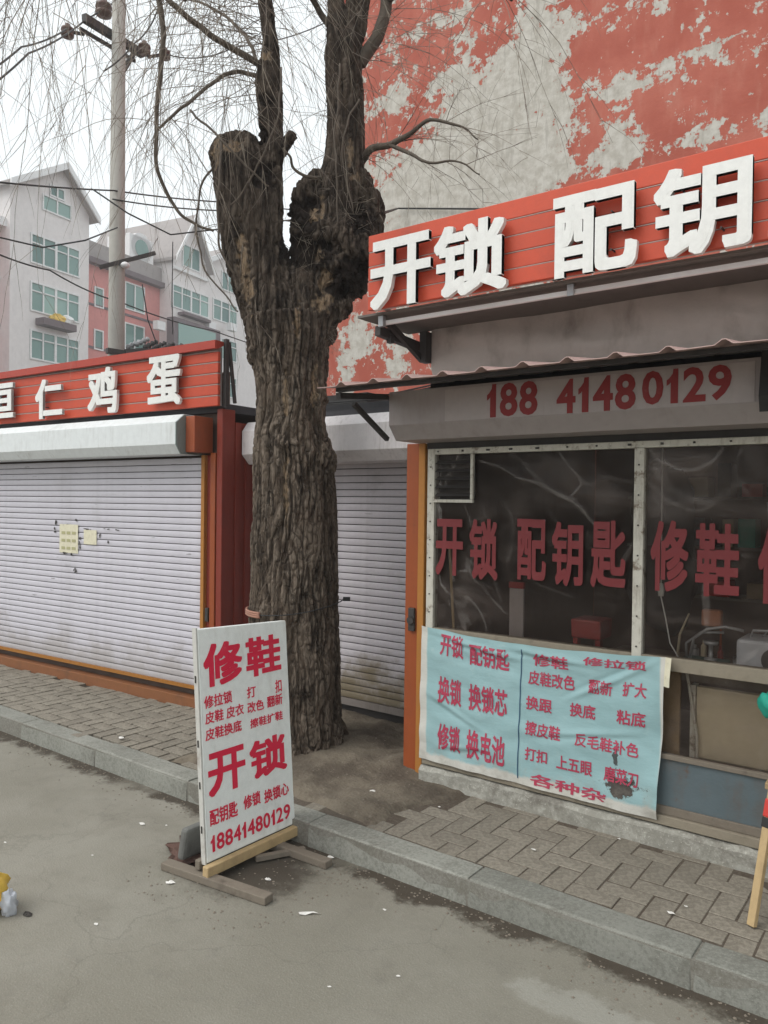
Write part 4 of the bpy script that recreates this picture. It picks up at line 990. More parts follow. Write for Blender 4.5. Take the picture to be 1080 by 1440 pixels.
# window lettering
plW = Plane((0, 3.556, 0), (1, 0, 0), (0, 0, 1), (0, -1, 0))
for ch, b in (('开', (613, 729, 651, 810)), ('锁', (660, 729, 700, 816)), ('配', (727, 729, 768, 817)), ('钥', (776, 733, 820, 825)), ('匙', (831, 731, 880, 828)),
              ('修', (915, 731, 968, 833)), ('鞋', (978, 735, 1040, 841)), ('修', (1066, 741, 1128, 852))):
    lettering('window_character', ch, plW.box(*b, k=.8), lambda a, b_, d: plW.pt(a, b_, d), .0012, M['txt_win'], shop, .034)
# awning
aw = thing('tin_awning', (-.7, 3.2, 2.2), 'rusty pinkish corrugated tin awning over the shop window', 'awning')
def corr(x):
    t = ((x + 2.395) / .192) % 1.0
    t = t if t <= .5 else 1 - t
    return .022 * max(0, 1 - t / .16)
vs = []; xs = [-2.545 + .012 * i for i in range(int((RX1 + 2.545) / .012))]
rows = [(2.83, 2.212), (3.1, 2.245), (3.4, 2.29), (3.60, 2.32)]
for th in (0, -.003):
    for y, z in rows:
        for x in xs: vs.append((x, y + .012 * noise.noise(Vector((x * 4, 0, 0))) * (y < 2.9), z + corr(x) + th + .004 * noise.noise(Vector((x * 2.5, y * 2, 0)))))
n = len(xs); fs = [(j * n + i, j * n + i + 1, (j + 1) * n + i + 1, (j + 1) * n + i) for j in (0, 1, 2) for i in range(n - 1)]
fs += [(a + 4 * n, b + 4 * n, c_ + 4 * n, d_ + 4 * n) for a, b, c_, d_ in fs]
fs += [(i, i + 1, 4 * n + i + 1, 4 * n + i) for i in range(n - 1)] + [(j * n, (j + 1) * n, 4 * n + (j + 1) * n, 4 * n + j * n) for j in range(3)]
MB().add(vs, fs).build('tin_sheet', M['tin'], aw)
MB().bar((-2.5, 2.93, 2.208), (RX1, 2.93, 2.208), .03, .02).build('front_beam', M['dark'], aw)
for x in (-2.47, .9):
    MB().bar((x, 2.90, 2.175), (x, 3.298, 2.215), .03, .03).build('bracket_arm', M['dark'], aw)
for x in (-2.47,):
    MB().bar((x, 3.02, 2.15), (x, 3.31, 1.99), .022, .022).build('bracket_strut', M['dark'], aw)
# tarp fascia
tp = []; n = 200; m_ = 26; vs = []
for j in range(m_ + 1):
    for i in range(n + 1):
        b = j / m_; x = -2.36 + (RX1 + 2.36) * i / n; z = 2.29 + .42 * b
        if i < 10: x -= .10 * math.sin(b * 2.6) * (1 - i / 10) * .3
        q = .034 * noise.noise(Vector((x * 2, z * 3, 5))) + .024 * noise.noise(Vector((x * 1.6 + z * 5, z * 8, 1))) + .008 * noise.noise(Vector((x * 9 + z * 12, z * 10, 3))) + .03 * math.sin(b * 3.14)
        vs.append((x, 3.62 - q, z))
MB().add(vs, [(j * (n + 1) + i, j * (n + 1) + i + 1, (j + 1) * (n + 1) + i + 1, (j + 1) * (n + 1) + i) for j in range(m_) for i in range(n)]).build('tarp_fascia', M['tarp'], shop, smooth=True)
tp2 = MB(); 
tp2.box(-.66, 3.545, 2.33, -.645, 3.60, 2.7).build('tarp_batten', M['tarp'], shop)
# ================================================================ RIGHT SIGN
sg = thing('locksmith_sign', (-.8, 3.15, 2.6), 'long red plank sign with big white characters above the locksmith window', 'sign')
SX0 = -2.447; zb = 2.632
MB().box(SX0 + .005, 3.125, zb + .004, RX1, 3.15, 3.005).build('backing', M['plank_b'], sg)
for i in range(4): MB().box(SX0 + .003, 3.0995, 2.7012 + i * .074, RX1, 3.1235, 2.7048 + i * .074).build('joint_strip', M['joint'], sg)
hs = [(2.632, .068), (2.706, .068), (2.780, .068), (2.854, .068), (2.928, .082)]
for i, (z, h) in enumerate(hs):
    MB().box(SX0, 3.098 + (.002 if i % 2 else 0), z, RX1, 3.124, z + h).build('plank', M['plank'], sg, bevel=.003)
MB().box(SX0, 3.126, 3.011, RX1, 3.19, 3.02).build('cap', M['steel'], sg)
for x in (-2.38, -1.45, -.5, .5): MB().bar((x, 3.17, 2.64), (x, 3.17, 3.0), .03, .03).build('upright', M['steel'], sg)
MB().box(-2.56, 3.155, 2.618, RX1, 3.62, 2.63).build('soffit', M['soffit'], sg)
MB().bar((-2.43, 3.20, 2.583), (RX1, 3.20, 2.583), .02, .022).build('rail', M['ftrim'], sg, bevel=.003)
MB().box(-2.43, 3.165, 2.56, -2.40, 3.19, 2.614).build('end_bracket', M['steel'], sg)
for x in (-1.40, -.2): MB().box(x, 3.178, 2.565, x + .03, 3.186, 2.614).build('clamp', M['steel'], sg)
MB().bar((-2.46, 3.2, 2.55), (-2.46, 3.7, 2.52), .035, .05).bar((-2.45, 3.30, 2.58), (-2.45, 3.30, 2.50), .03, .03).build('arm', M['dark'], sg)
MB().bar((-2.40, 3.56, 2.60), (-2.40, 3.56, 2.43), .04, .06).bar((-2.42, 3.25, 2.59), (-2.42, 3.55, 2.45), .025, .03).build('arm', M['dark'], sg)
plR = Plane((0, 3.065, 0), (1, 0, 0), (0, 0, 1), (0, -1, 0))
for ch, b in (('开', (524, 328, 608, 436)), ('锁', (613, 305, 715, 421)), ('配', (780, 260, 898, 392)), ('钥', (921, 221, 1059, 366)), ('匙', (1078, 188, 1240, 345))):
    bx = plR.box(*b, k=.62)
    if ch == '匙': 
        pz = plR.box(921, 221, 1059, 366, k=.62); bx = (pz[2] + .055, pz[1], pz[2] + .055 + (pz[2] - pz[0]), pz[3])
    lettering('character', ch, bx, lambda a, b_, d: plR.pt(a, b_, d - .008), .026, M['white'], sg, .036)
    mb = MB()
    for fx, fz in ((.3, .3), (.7, .7), (.3, .75), (.7, .25)): mb.tube([plR.pt(bx[0] + (bx[2] - bx[0]) * fx, bx[1] + (bx[3] - bx[1]) * fz, .01), plR.pt(bx[0] + (bx[2] - bx[0]) * fx, bx[1] + (bx[3] - bx[1]) * fz, -.034)], .004, 6)
    mb.build('standoff', M['dark'], sg)

# ================================================================ BLUE BANNER
ban = thing('blue_banner', (-1.72, 3.53, .235), 'light blue cloth banner with red writing hung below the shop window', 'banner')
BX0, BX1, BZ0, BZ1 = -2.385, -1.055, .235, .972
def bdisp(x, z):
    a = (x - BX0) / (BX1 - BX0); b = (z - BZ0) / (BZ1 - BZ0)
    q = .006 * noise.noise(Vector((x * 3, z * 9, 0))) + .004 * noise.noise(Vector((x * 9 + z * 4, z * 14, 3)))
    # taut creases running down from the nails of the upper edge
    for (x0, z0, x1, z1, s_) in ((-1.07, .965, -1.55, .70, .009), (-2.36, .96, -1.75, .88, .007), (-1.9, .95, -1.35, .90, .007), (-2.37, .62, -1.95, .45, .005), (-1.75, .50, -1.1, .62, .005), (-2.3, .32, -1.9, .38, .004), (-1.06, .82, -1.02, .6, .004)):
        dx, dz = x1 - x0, z1 - z0; L = math.hypot(dx, dz); t = ((x - x0) * dx + (z - z0) * dz) / L / L; d = ((x - x0) * dz - (z - z0) * dx) / L
        if -.05 < t < 1.05: q += s_ * math.exp(-(d / .016) ** 2) * math.sin(math.pi * min(1, max(0, t))) - s_ * .6 * math.exp(-((d - .022) / .014) ** 2) * math.sin(math.pi * min(1, max(0, t)))
    q += .010 * max(0, 1 - b * 6) * noise.noise(Vector((x * 7, 0, 9))) + .012 * max(0, a - .93) / .07 * math.sin(b * 9)
    return q
def BF(x, z, d):
    a = (x - BX0) / (BX1 - BX0); b = (z - BZ0) / (BZ1 - BZ0)
    sag = -.032 * math.sin(math.pi * min(1, max(0, a))) ** .8 * b ** 2 + .006 * noise.noise(Vector((x * 6, 1, 1))) * b - .012 * a * (1 - b)
    return Vector((x - .02 * a * (1 - b) * 1.2 - .008 * (1 - b), 3.534 - bdisp(x, z) * 1.35 - d, z + sag))
nx, nz = 150, 84
vs = [BF(BX0 + (BX1 - BX0) * i / nx, BZ0 + (BZ1 - BZ0) * j / nz, 0) for j in range(nz + 1) for i in range(nx + 1)]
MB().add(vs, [(j * (nx + 1) + i, j * (nx + 1) + i + 1, (j + 1) * (nx + 1) + i + 1, (j + 1) * (nx + 1) + i) for j in range(nz) for i in range(nx)]).build('cloth', M['banner'], ban, smooth=True)
mb = MB(); vs = [BF(BX1 + .03 * i / 3, .972 - .13 * j / 6, 0) + Vector((0, -.004 * i, 0)) for j in range(7) for i in range(4)]
mb.add(vs, [(j * 4 + i, j * 4 + i + 1, (j + 1) * 4 + i + 1, (j + 1) * 4 + i) for j in range(6) for i in range(3)]).build('folded_corner', M['notice'], ban)
plB = Plane((0, 3.53, 0), (1, 0, 0), (0, 0, 1), (0, -1, 0))
def bt(body, x0, y0, x1, y1, bold=.02, sp=1.0):
    u0, v0, u1, v1 = 590 + x0 / 3, 870 + y0 / 3, 590 + x1 / 3, 870 + y1 / 3
    bx = plB.box(u0, v0, u1, v1)
    v, f = glyphs(body, bold, sp)
    a0, b0_, a1, b1 = bx
    vs = [BF(a0 + (a1 - a0) * p[0], b0_ + (b1 - b0_) * p[1] + .004, .0022 + .0004 * p[2]) for p in v]
    MB().add(vs, f).build('lettering', M['txt_ban'], ban)
for a in (('开锁', 88, 52, 185, 165, .024), ('配钥匙', 212, 88, 380, 212, .024), ('换锁', 80, 240, 180, 375, .024), ('换锁芯', 210, 265, 375, 415, .024), ('修锁', 80, 440, 178, 575, .024), ('换电池', 205, 465, 370, 630, .024),
          ('修鞋', 478, 122, 630, 202), ('修拉锁', 690, 142, 960, 218), ('皮鞋改色', 462, 200, 658, 297), ('翻新', 715, 243, 818, 322), ('扩大', 862, 258, 965, 337),
          ('换跟', 455, 315, 565, 397), ('换底', 640, 345, 750, 427), ('粘底', 840, 375, 965, 462), ('擦皮鞋', 455, 425, 605, 517), ('反毛鞋补色', 667, 475, 942, 590),
          ('打扣', 455, 540, 550, 617), ('上五眼', 590, 572, 745, 670), ('磨菜刀', 795, 618, 945, 718), ('各种杂', 478, 650, 810, 782)): bt(*a)
xl = plB.px(590 + 428 / 3, 870 + 400 / 3)[0]
vs = []
for j in range(41):
    z = .262 + (.945 - .262) * j / 40
    for d in (-.003, .003): vs.append(BF(xl + d, z, .0022))
MB().add(vs, [(2 * j, 2 * j + 1, 2 * j + 3, 2 * j + 2) for j in range(40)]).build('divider_line', M['txt_blue'], ban)

# ================================================================ INTERIOR OF THE SHOP
t = thing('workbench', (-.9, 3.95, .12), 'dim wooden workbench behind the plastic covered window', 'bench')
MB().box(-1.5, 3.75, .83, 1.0, 4.25, .87).build('top', M['wood_g'], t)
for x in (-1.45, .95): MB().box(x - .03, 3.8, .12, x + .03, 3.86, .829).build('leg', M['wood_g'], t)
t = thing('beige_cabinet', (-.45, 3.85, .12), 'pale beige cabinet front behind the lower plastic at right', 'cabinet')
MB().box(-.96, 3.68, .50, .2, 3.72, .825).build('door', M['beige'], t, bevel=.004)
MB().box(-.985, 3.672, .44, -.962, 3.73, .83).build('side_edge', M['paint'], t)
MB().box(-.985, 3.73, .13, .2, 3.74, .82).build('carcass', M['beige'], t)
t = thing('shoe_machine', (-.62, 3.9, .87), 'pale grey boxy appliance with carry handle on the bench', 'appliance')
MB().box(-.80, 3.70, .875, -.42, 3.92, 1.06).build('body', M['greyw'], t, bevel=.015)
MB().lathe([(0, 0), (.05, 0), (.055, -.01), (.035, -.012), (0, -.01)], (-.64, 3.70, .98), 20, 'y').build('dial', M['black'], t)
MB().tube([(-.76, 3.8, 1.06), (-.75, 3.8, 1.09), (-.62, 3.8, 1.10), (-.52, 3.8, 1.09), (-.51, 3.8, 1.06)], .006, 8).build('handle', M['steel'], t)
t = thing('key_machine', (-1.0, 3.8, .87), 'key cutting machine with curved chrome arm and green base on bench', 'machine')
MB().box(-1.06, 3.74, .875, -.86, 3.88, .93).build('base', weathered('green_enamel', (.09, .17, .15), (.05, .06, .05), .5), t, bevel=.008)
MB().tube([(-1.02, 3.78, .93), (-1.00, 3.77, 1.03), (-.94, 3.76, 1.08), (-.86, 3.76, 1.10), (-.78, 3.76, 1.09)], .007, 8).build('arm', M['steel'], t, smooth=True)
MB().tube([(-1.04, 3.80, .93), (-1.04, 3.79, 1.0), (-.97, 3.78, 1.06), (-.87, 3.78, 1.07)], .006, 8).build('arm', M['steel'], t, smooth=True)
MB().lathe([(0, 0), (.03, 0), (.03, .01), (.01, .015), (.01, .07), (.03, .075), (.035, .09), (0, .09)], (-.93, 3.8, .93), 14).build('spindle', M['steel'], t, smooth=True)
MB().box(-.99, 3.85, 1.08, -.90, 3.9, 1.16).build('motor', weathered('orange_motor', (.4, .16, .08), (.1, .06, .05), .5), t, bevel=.01)
t = thing('hanging_lamp', (-1.14, 3.72, 1.28), 'small white bulb holder hanging on a thin cord inside window', 'lamp')
MB().lathe([(0, 0), (.013, .002), (.016, .03), (.011, .06), (.003, .065), (.003, .2)], (-1.14, 3.72, 1.22), 12).build('holder', M['white'], t, smooth=True)
MB().tube([(-1.14, 3.72, 1.22), (-1.12, 3.73, 1.12), (-1.10, 3.74, 1.0), (-1.06, 3.75, .93)], .003, 6).tube([(-1.14, 3.72, 1.4), (-1.145, 3.72, 2.0), (-1.15, 3.72, 2.28)], .003, 6).build('cord', M['white'], t)
t = thing('red_stool', (-1.72, 3.95, .12), 'small red plastic stool dimly seen behind the left film', 'stool')
MB().prism([(3.78, 1.06), (3.79, .96), (3.95, .96), (3.96, 1.06)], -1.62, -1.46).build('seat', M['redpl2'], t, bevel=.01)
for x in (-1.60, -1.48): MB().box(x - .012, 3.80, .12, x + .012, 3.84, .959).build('leg', M['redpl2'], t)
t = thing('tool_rack', (-1.98, 3.8, .12), 'upright grey board with red top and holes inside the left window', 'rack')
MB().box(-1.985, 3.80, .7, -1.90, 3.815, 1.19).build('board', M['housing_r'], t, bevel=.003)
MB().box(-1.987, 3.795, 1.191, -1.898, 3.817, 1.225).build('red_top', M['redpl2'], t)
MB().box(-1.99, 3.82, .12, -1.89, 3.9, .9).build('stand', M['wood_g'], t)
t = thing('leaning_stick', (-2.25, 3.7, .12), 'thin pale stick leaning inside the left corner of the window', 'stick')
MB().tube([(-2.22, 3.70, .13), (-2.30, 3.68, 1.4)], .008, 8).build('shaft', M['wood_y'], t)
t = thing('hanging_coat', (-1.35, 4.3, 1.2), 'dark coat hanging at the back of the shop', 'coat')
mb = MB(); mb.blob((-1.35, 4.4, 1.55), (.18, .1, .33), 3, .4).blob((-1.35, 4.4, 1.25), (.2, .1, .3), 5, .4); mb.build('cloth', M['dark'], t, smooth=True)
MB().tube([(-1.35, 4.4, 1.85), (-1.35, 4.4, 2.28)], .004, 6).build('hook', M['steel'], t)
t = thing('wall_shelf', (-.6, 5.5, 1.2), 'shelf of small boxes and jars on the dark back wall', 'shelf')
for z in (1.0, 1.35, 1.7): MB().box(-2.0, 5.7, z, .9, 5.99, z + .02).build('board', M['wood_g'], t)
random.seed(9)
for z in (1.02, 1.37, 1.72):
    x = -1.95
    while x < .8:
        w_ = U(.06, .16); h_ = U(.08, .24); MB().box(x, 5.72, z + .001, x + w_, 5.9, z + h_).build('box', M[random.choice(['wood', 'beige', 'greyw', 'redpl', 'blue', 'dark', 'green'])], t); x += w_ + U(.01, .12)
t = thing('diagonal_strut', (-1.1, 3.75, .3), 'pale thin stick standing behind the lower plastic beside the banner', 'stick')
MB().tube([(-1.0, 3.66, .90), (-.95, 3.66, .60)], .007, 8).tube([(-.95, 3.66, .6), (-.945, 3.665, .13)], .006, 8).build('shaft', M['paint'], t)
MB().box(-1.12, 3.63, .13, -1.02, 3.65, .9).build('board', M['wood'], t)

t = thing('bench_clutter', (-.8, 3.95, .87), 'jumble of small jars, tools and wires on the bench in the right window', 'tools')
random.seed(21)
for k in range(15):
    x = -1.14 + k * .058 + U(-.015, .015); y = U(3.86, 4.12); h = U(.05, .17); r = U(.012, .028)
    mt_ = M[random.choice(['steel', 'greyw', 'green', 'beige', 'black', 'redpl2', 'orange', 'steel'])]
    if k % 3: MB().lathe([(0, 0), (r, 0), (r, h * .7), (r * .45, h * .8), (r * .45, h), (0, h)], (x, y, .871), 12).build('jar', mt_, t, smooth=False)
    else: MB().tube([(x, y, .871), (x + .01, y, .871 + h), (x + U(-.06, .06), y - .02, .871 + h * 1.9)], [.009, .006, .004], 8).build('tool', mt_, t, smooth=True)
for k in range(5):
    x = U(-1.1, -.5); MB().tube([(x, 3.8, 1.3 + U(0, .4)), (x + .04, 3.82, 1.15), (x + U(-.1, .1), 3.84, 1.0), (x + U(-.15, .15), 3.85, .9)], .0035, 6).build('wire', M[random.choice(['white', 'steel', 'green'])], t, smooth=True)

# ================================================================ STANDING BOARD
A0 = Vector((-2.592, 2.205, .075)); A1 = Vector((-2.585, 2.745, .075)); TL = Vector((-2.672, 2.20, 1.085)); TR = Vector((-2.682, 2.745, 1.055))
ax = (A1 - A0).normalized(); upb = (TL - A0); upb = (upb - ax * upb.dot(ax)).normalized(); nb_ = upb.cross(ax) * -1
if nb_.x < 0: nb_ = -nb_
plA = Plane(A0, ax, upb, nb_)
bd = thing('standing_board', (-2.59, 2.47, 0), 'white standing advertising board with red characters on wooden feet in the road', 'board')
BW, BH = (A1 - A0).length, (TL - A0).length
def AF(a, b, d):     # the top edge falls a little to the far side
    return plA.pt(a, b * (1 - .022 * a / BW), d)
MB().box(0, 0, 0, 1, 1, 1, lambda x, y, z: AF(x * BW, z * BH, -.032 + y * .032)).build('panel', M['board'], bd, bevel=.004)
vs = [AF(.004 + (BW - .008) * i / 20, .006 + (BH - .012) * j / 30, .0012 + .0016 * (noise.noise(Vector((i * .35, j * .3, 0))) + 1)) for j in range(31) for i in range(21)]
MB().add(vs, [(j * 21 + i, j * 21 + i + 1, (j + 1) * 21 + i + 1, (j + 1) * 21 + i) for j in range(30) for i in range(20)]).build('print_sheet', M['board'], bd, smooth=True)
MB().box(0, 0, 0, 1, 1, 1, lambda x, y, z: AF(-.009 + x * .008, -.005 + z * (BH + .01), -.029 + y * .026)).build('edge_strip', weathered('edge_metal', (.55, .54, .5), (.16, .10, .07), .9, .6, .3, 2, 8, 0, .2), bd)
for b in (.13, .32, .5, .78):
    MB().bar(AF(-.0095, b, -.016), AF(-.0095, b + .03, -.016), .004, .009).build('hinge_plate', M['gum'], bd)
def at_(body, x0, y0, x1, y1, bold=.016, k=1.0):
    bx = plA.box(200 + x0 / 3.2, 850 + y0 / 3.2, 200 + x1 / 3.2, 850 + y1 / 3.2, k)
    lettering('lettering', body, bx, lambda a, b, d: plA.pt(a, b, .0048 + d), .0008, M['txt_board'], bd, bold)
for a in (('修', 272, 155, 447, 372, .036, .7), ('鞋', 463, 130, 620, 327, .036, .7), ('修拉锁', 275, 383, 402, 472), ('打', 468, 365, 508, 422, .016, .6), ('扣', 595, 335, 624, 398, .016, .6),
          ('皮鞋 皮衣', 279, 440, 455, 542), ('改色', 470, 422, 545, 492), ('翻新', 558, 396, 628, 466), ('皮鞋换底', 280, 515, 445, 617), ('擦鞋扩鞋', 482, 474, 630, 560),
          ('开', 293, 628, 462, 862, .036, .7), ('锁', 480, 575, 647, 787, .034, .7), ('配钥匙', 300, 876, 428, 1002, .02), ('修锁', 452, 833, 530, 926, .02), ('换锁心', 545, 792, 657, 897, .02), ('18841480129', 302, 888, 666, 1118, .018)): at_(*a)
MB().bar(A0 + Vector((.02, -.03, -.022)), A1 + Vector((.02, .0, -.022)), .035, .045).build('base_bar', M['wood_y'], bd, bevel=.004)
MB().bar(A0 + Vector((-.045, -.02, -.012)), A1 + Vector((-.045, .03, -.012)), .03, .04).build('base_bar', M['wood_g'], bd, bevel=.004)
MB().bar((-2.83, 2.165, .018), (-2.245, 2.235, .018), .055, .034).build('foot', M['wood_g'], bd, bevel=.004)
MB().bar((-2.83, 2.60, .018), (-2.255, 2.62, .018), .05, .034).build('foot', M['wood_g'], bd, bevel=.004)
MB().bar((-2.55, 2.45, .02), (-2.44, 2.66, .02), .03, .02).build('loose_batten', M['wood_g'], bd)
# weights behind the board
t = MB(); n = 12; vs = []
def slab(x, y, z):
    return Vector((-2.80 + .03 * z + x * .045, 2.20 + y * .22, .036 + z * .15 + .05 * y * (1 - y) * z))
t = MB().box(0, 0, 0, 1, 1, 1, slab).build('stone_slab', weathered('weathered_slab', (.16, .16, .15), (.05, .045, .04), .6, .9, .1, 2, 8, 0, .5), bevel=.015)
tag(t, 'grey stone slab standing on edge behind the foot of the board', 'stone')
mb = MB(); mb.blob((-2.83, 2.36, .01), (.17, .13, .022), 4, .5, 22, 8, 3)
tag(mb.build('dirty_rag', weathered('brown_rag', (.14, .085, .07), (.05, .035, .03), .7, .95, .1, 1, 20, 0, 1.0), smooth=True), 'flattened brown rag on the road under the stone slab', 'rag')

# ================================================================ RIGHT EDGE: trestle and bag ; LEFT EDGE: yellow bag
t = thing('wooden_stool', (-.50, 3.2, .11), 'wooden trestle leg with black and red binding at the right edge', 'stool')
a = on(1057, 1302, z=.11); b = Vector((-.545, 3.18, .62))
MB().bar(a, b, .030, .022).build('leg', M['wood_y'], t, bevel=.003)
MB().bar((-.42, 3.06, .11), b, .028, .022).build('leg', M['wood_y'], t, bevel=.003)
MB().bar((-.52, 3.42, .11), b + Vector((.02, .02, 0)), .028, .022).build('leg', M['wood'], t, bevel=.003)
m1 = a.lerp(b, .68); m2 = a.lerp(b, .75); m3 = a.lerp(b, .88)
MB().bar(m1, m2, .036, .028).build('black_band', M['black'], t, bevel=.003)
MB().bar(m2, m3, .037, .030).build('red_band', M['redpl'], t, bevel=.006)
MB().box(-.56, 3.08, .62, -.2, 3.34, .645).build('seat', M['wood'], t, bevel=.004)
t = thing('green_bag', (-.60, 3.45, .70), 'green plastic bag hanging by the shop window at the right edge', 'bag')
mb = MB(); mb.blob(on(1092, 993, y=3.46), (.062, .035, .072), 2, .45, 22, 14, 1.6); mb.build('bag', M['green'], t, smooth=True)
c_ = on(1092, 993, y=3.46)
MB().tube([c_ + Vector((0, 0, .06)), c_ + Vector((.01, .05, .15)), Vector((c_.x + .01, 3.548, .94))], .004, 6).build('handle', M['green'], t)
t = thing('yellow_bag', tuple(on(-30, 1290, z=0)), 'yellow plastic bag with white film end at the left edge of road', 'bag')
c_ = on(-16, 1262, z=.06)
mb = MB(); mb.blob(c_ + Vector((0, 0, .03)), (.075, .07, .095), 7, .5, 20, 14, 2.0); mb.build('bag', M['yellow'], t, smooth=True)
c2 = on(12, 1272, z=.04); mb = MB(); mb.blob(c2 , (.03, .03, .055), 3, .5, 18, 14, 2); mb.build('film_end', M['greyw'], t, smooth=True)

# ================================================================ RED BUILDING WALL
wl = thing('red_building', (-7.62, 9.0, 0), 'tall building with red paint peeling off its blank side wall', 'building')
MB().add([(-7.93, 9, 0), (9, 9, 0), (9, 9, 17), (-7.93, 9, 17)], [(0, 1, 2, 3)]).build('wall', M['peel'], wl)
MB().box(-7.93, 9.01, 0, 9, 20, 17).build('body', M['fred'], wl)
cb = MB().tube([on(536, 292, d=5.0) + fwd * .1, on(560, 293, y=8.95), on(700, 294, y=8.95), on(1100, 300, y=8.95)], .012, 6).build('wall_cable', M['black']); tag(cb, 'black cable running flat across the peeling red wall above the sign', 'cable')

# ================================================================ FAR APARTMENT BUILDING
D1 = Vector((math.cos(math.radians(100.4)), math.sin(math.radians(100.4)), 0)); ND = Vector((D1.y, -D1.x, 0))   # ND points to the camera side (+X)
FO = on(42, 700, d=45); FO.z = 0
def FF(s, o, z): return FO + D1 * s + ND * o + Vector((0, 0, z))
far = thing('apartment_building', FF(8, -4, 0), 'pinkish grey and red apartment building with gables and green glazed windows', 'building')
plF = Plane(FO, D1, (0, 0, 1), ND)
def fpx(u, v, o=0):
    q = ray(u, v); po = FO + ND * o; t_ = (po - CP).dot(ND) / q.dot(ND); p = CP + q * t_ - FO
    return p.dot(D1), p.z
def fbox(name, s0, s1, o0, o1, z0, z1, mt, parent=None): return MB().box(0, 0, 0, 1, 1, 1, lambda x, y, z: FF(s0 + (s1 - s0) * x, o0 + (o1 - o0) * y, z0 + (z1 - z0) * z)).build(name, M[mt], parent or far)
def fwin(s0, s1, z0, z1, o, nm, transom=.33, top=True):
    f = MB(); t_ = .09
    def bx(a, b, c_, d): f.box(0, 0, 0, 1, 1, 1, lambda x, y, z: FF(a + (b - a) * x, o + .02 + .06 * y, c_ + (d - c_) * z))
    bx(s0, s1, z0, z0 + t_); bx(s0, s1, z1 - t_, z1)
    for k in range(nm + 1):
        w_ = t_ * (1.7 if (k == nm // 2 and nm > 2) else 1)
        a = s0 + (s1 - s0) * k / nm; a = min(max(a - w_ / 2, s0), s1 - w_); bx(a, a + w_, z0 + t_, z1 - t_)
    if transom:
        zt = z1 - (z1 - z0) * transom
        for k in range(nm):
            a0 = s0 + (s1 - s0) * k / nm + t_; a1 = s0 + (s1 - s0) * (k + 1) / nm - t_; bx(a0, a1, zt, zt + t_ * .8)
    w_ = f.build('window', M['ftrim'], far)
    for k in range(nm):
        MB().box(0, 0, 0, 1, 1, 1, lambda x, y, z: FF(s0 + (s1 - s0) * (k + x) / nm, o - .05 + .06 * y, z0 + (z1 - z0) * z)).build('pane', M['farglass'], w_)
GB = 0.0
sA0 = fpx(13, 500)[0]; sA1 = fpx(124, 500)[0]; sR1 = fpx(224, 480, -1.2)[0]; sB0 = sR1; sB1 = fpx(290, 450)[0]; sC1 = fpx(345, 450)[0] + 4
zeA = fpx(122, 303)[1]; zpA = fpx(84, 236)[1]; zR = fpx(150, 372, -1.2)[1]
def gable_block(s0, s1, o, ze, zp, mt, depth=9, mid=.5):
    sm_ = s0 + (s1 - s0) * mid
    MB().add([FF(s0, o, 0), FF(s1, o, 0), FF(s1, o, ze), FF(sm_, o, zp), FF(s0, o, ze), FF(s0, o - depth, 0), FF(s1, o - depth, 0), FF(s1, o - depth, ze), FF(sm_, o - depth, zp), FF(s0, o - depth, ze)],
             [(0, 1, 2, 3, 4), (9, 8, 7, 6, 5), (0, 4, 9, 5), (1, 6, 7, 2)]).build('wall', M[mt], far)
    for a, b in ((s0, -1), (s1, 1)):
        e = Vector(FF(a, o, ze)); p = Vector(FF(sm_, o, zp)); d = (e - p).normalized() * .5
        up_ = Vector((0, 0, .22))
        MB().add([p + ND * .5, e + d + ND * .5, e + d - ND * depth, p - ND * depth, p + ND * .5 + up_, e + d + ND * .5 + up_, e + d - ND * depth + up_, p - ND * depth + up_],
                 [(0, 1, 2, 3), (7, 6, 5, 4), (0, 4, 5, 1), (1, 5, 6, 2), (2, 6, 7, 3), (3, 7, 4, 0)]).build('roof', M['froof'], far)
        MB().add([p + ND * .55 + up_ * 1.3, e + d + ND * .55 + up_ * 1.3, e + d + ND * .55 - up_ * .6, p + ND * .55 - up_ * .6, p + ND * .65 + up_ * 1.3, e + d + ND * .65 + up_ * 1.3, e + d + ND * .65 - up_ * .6, p + ND * .65 - up_ * .6],
                 [(0, 1, 2, 3), (7, 6, 5, 4), (0, 4, 5, 1), (1, 5, 6, 2), (2, 6, 7, 3), (3, 7, 4, 0)]).build('bargeboard', M['ftrim'], far)
gable_block(sA0, sA1, 0, zeA, zpA, 'fgrey', 9, .62)
zr2 = [fpx(45, 400)[1], fpx(42, 467)[1]]; H_ = zr2[0] - zr2[1]
wzt = fpx(47, 328)[1]; wl0 = fpx(42, 430)[0]; wl1 = fpx(111, 430)[0]
for k in range(5):
    z1 = wzt - k * H_; fwin(wl0, wl1, z1 - 1.75, z1, 0, 4)
# attic windows of block A (triangular head suggested by stepped sashes)
a0 = fpx(59, 290)[0]; a1 = fpx(100, 290)[0]; zt = fpx(62, 262)[1]; zb_ = fpx(62, 296)[1]
fwin(a0, a1, zb_, (zb_ + zt) / 2 + .25, 0, 2, .0); fwin(a0 + .5, a1 - .5, (zb_ + zt) / 2 + .3, zt + .3, 0, 2, 0)
# flower shelf
s0, z0 = fpx(58, 445, .5); s1 = fpx(104, 450, .5)[0]
fbox('ledge', s0, s1, .02, .75, z0 - .45, z0 - .05, 'fdark')
mb = MB(); 
for k, (du, mt) in enumerate(((82, 'yellow'), (94, 'ftrim'))):
    s2, z2 = fpx(du, 444, .5); MB().blob(FF(s2, .45, z0 + .12), (.42, .42, .3), k, .5).build('bundle', M[mt], far, label='orange bundle on the window ledge' if k == 0 else 'white bundle on the window ledge')
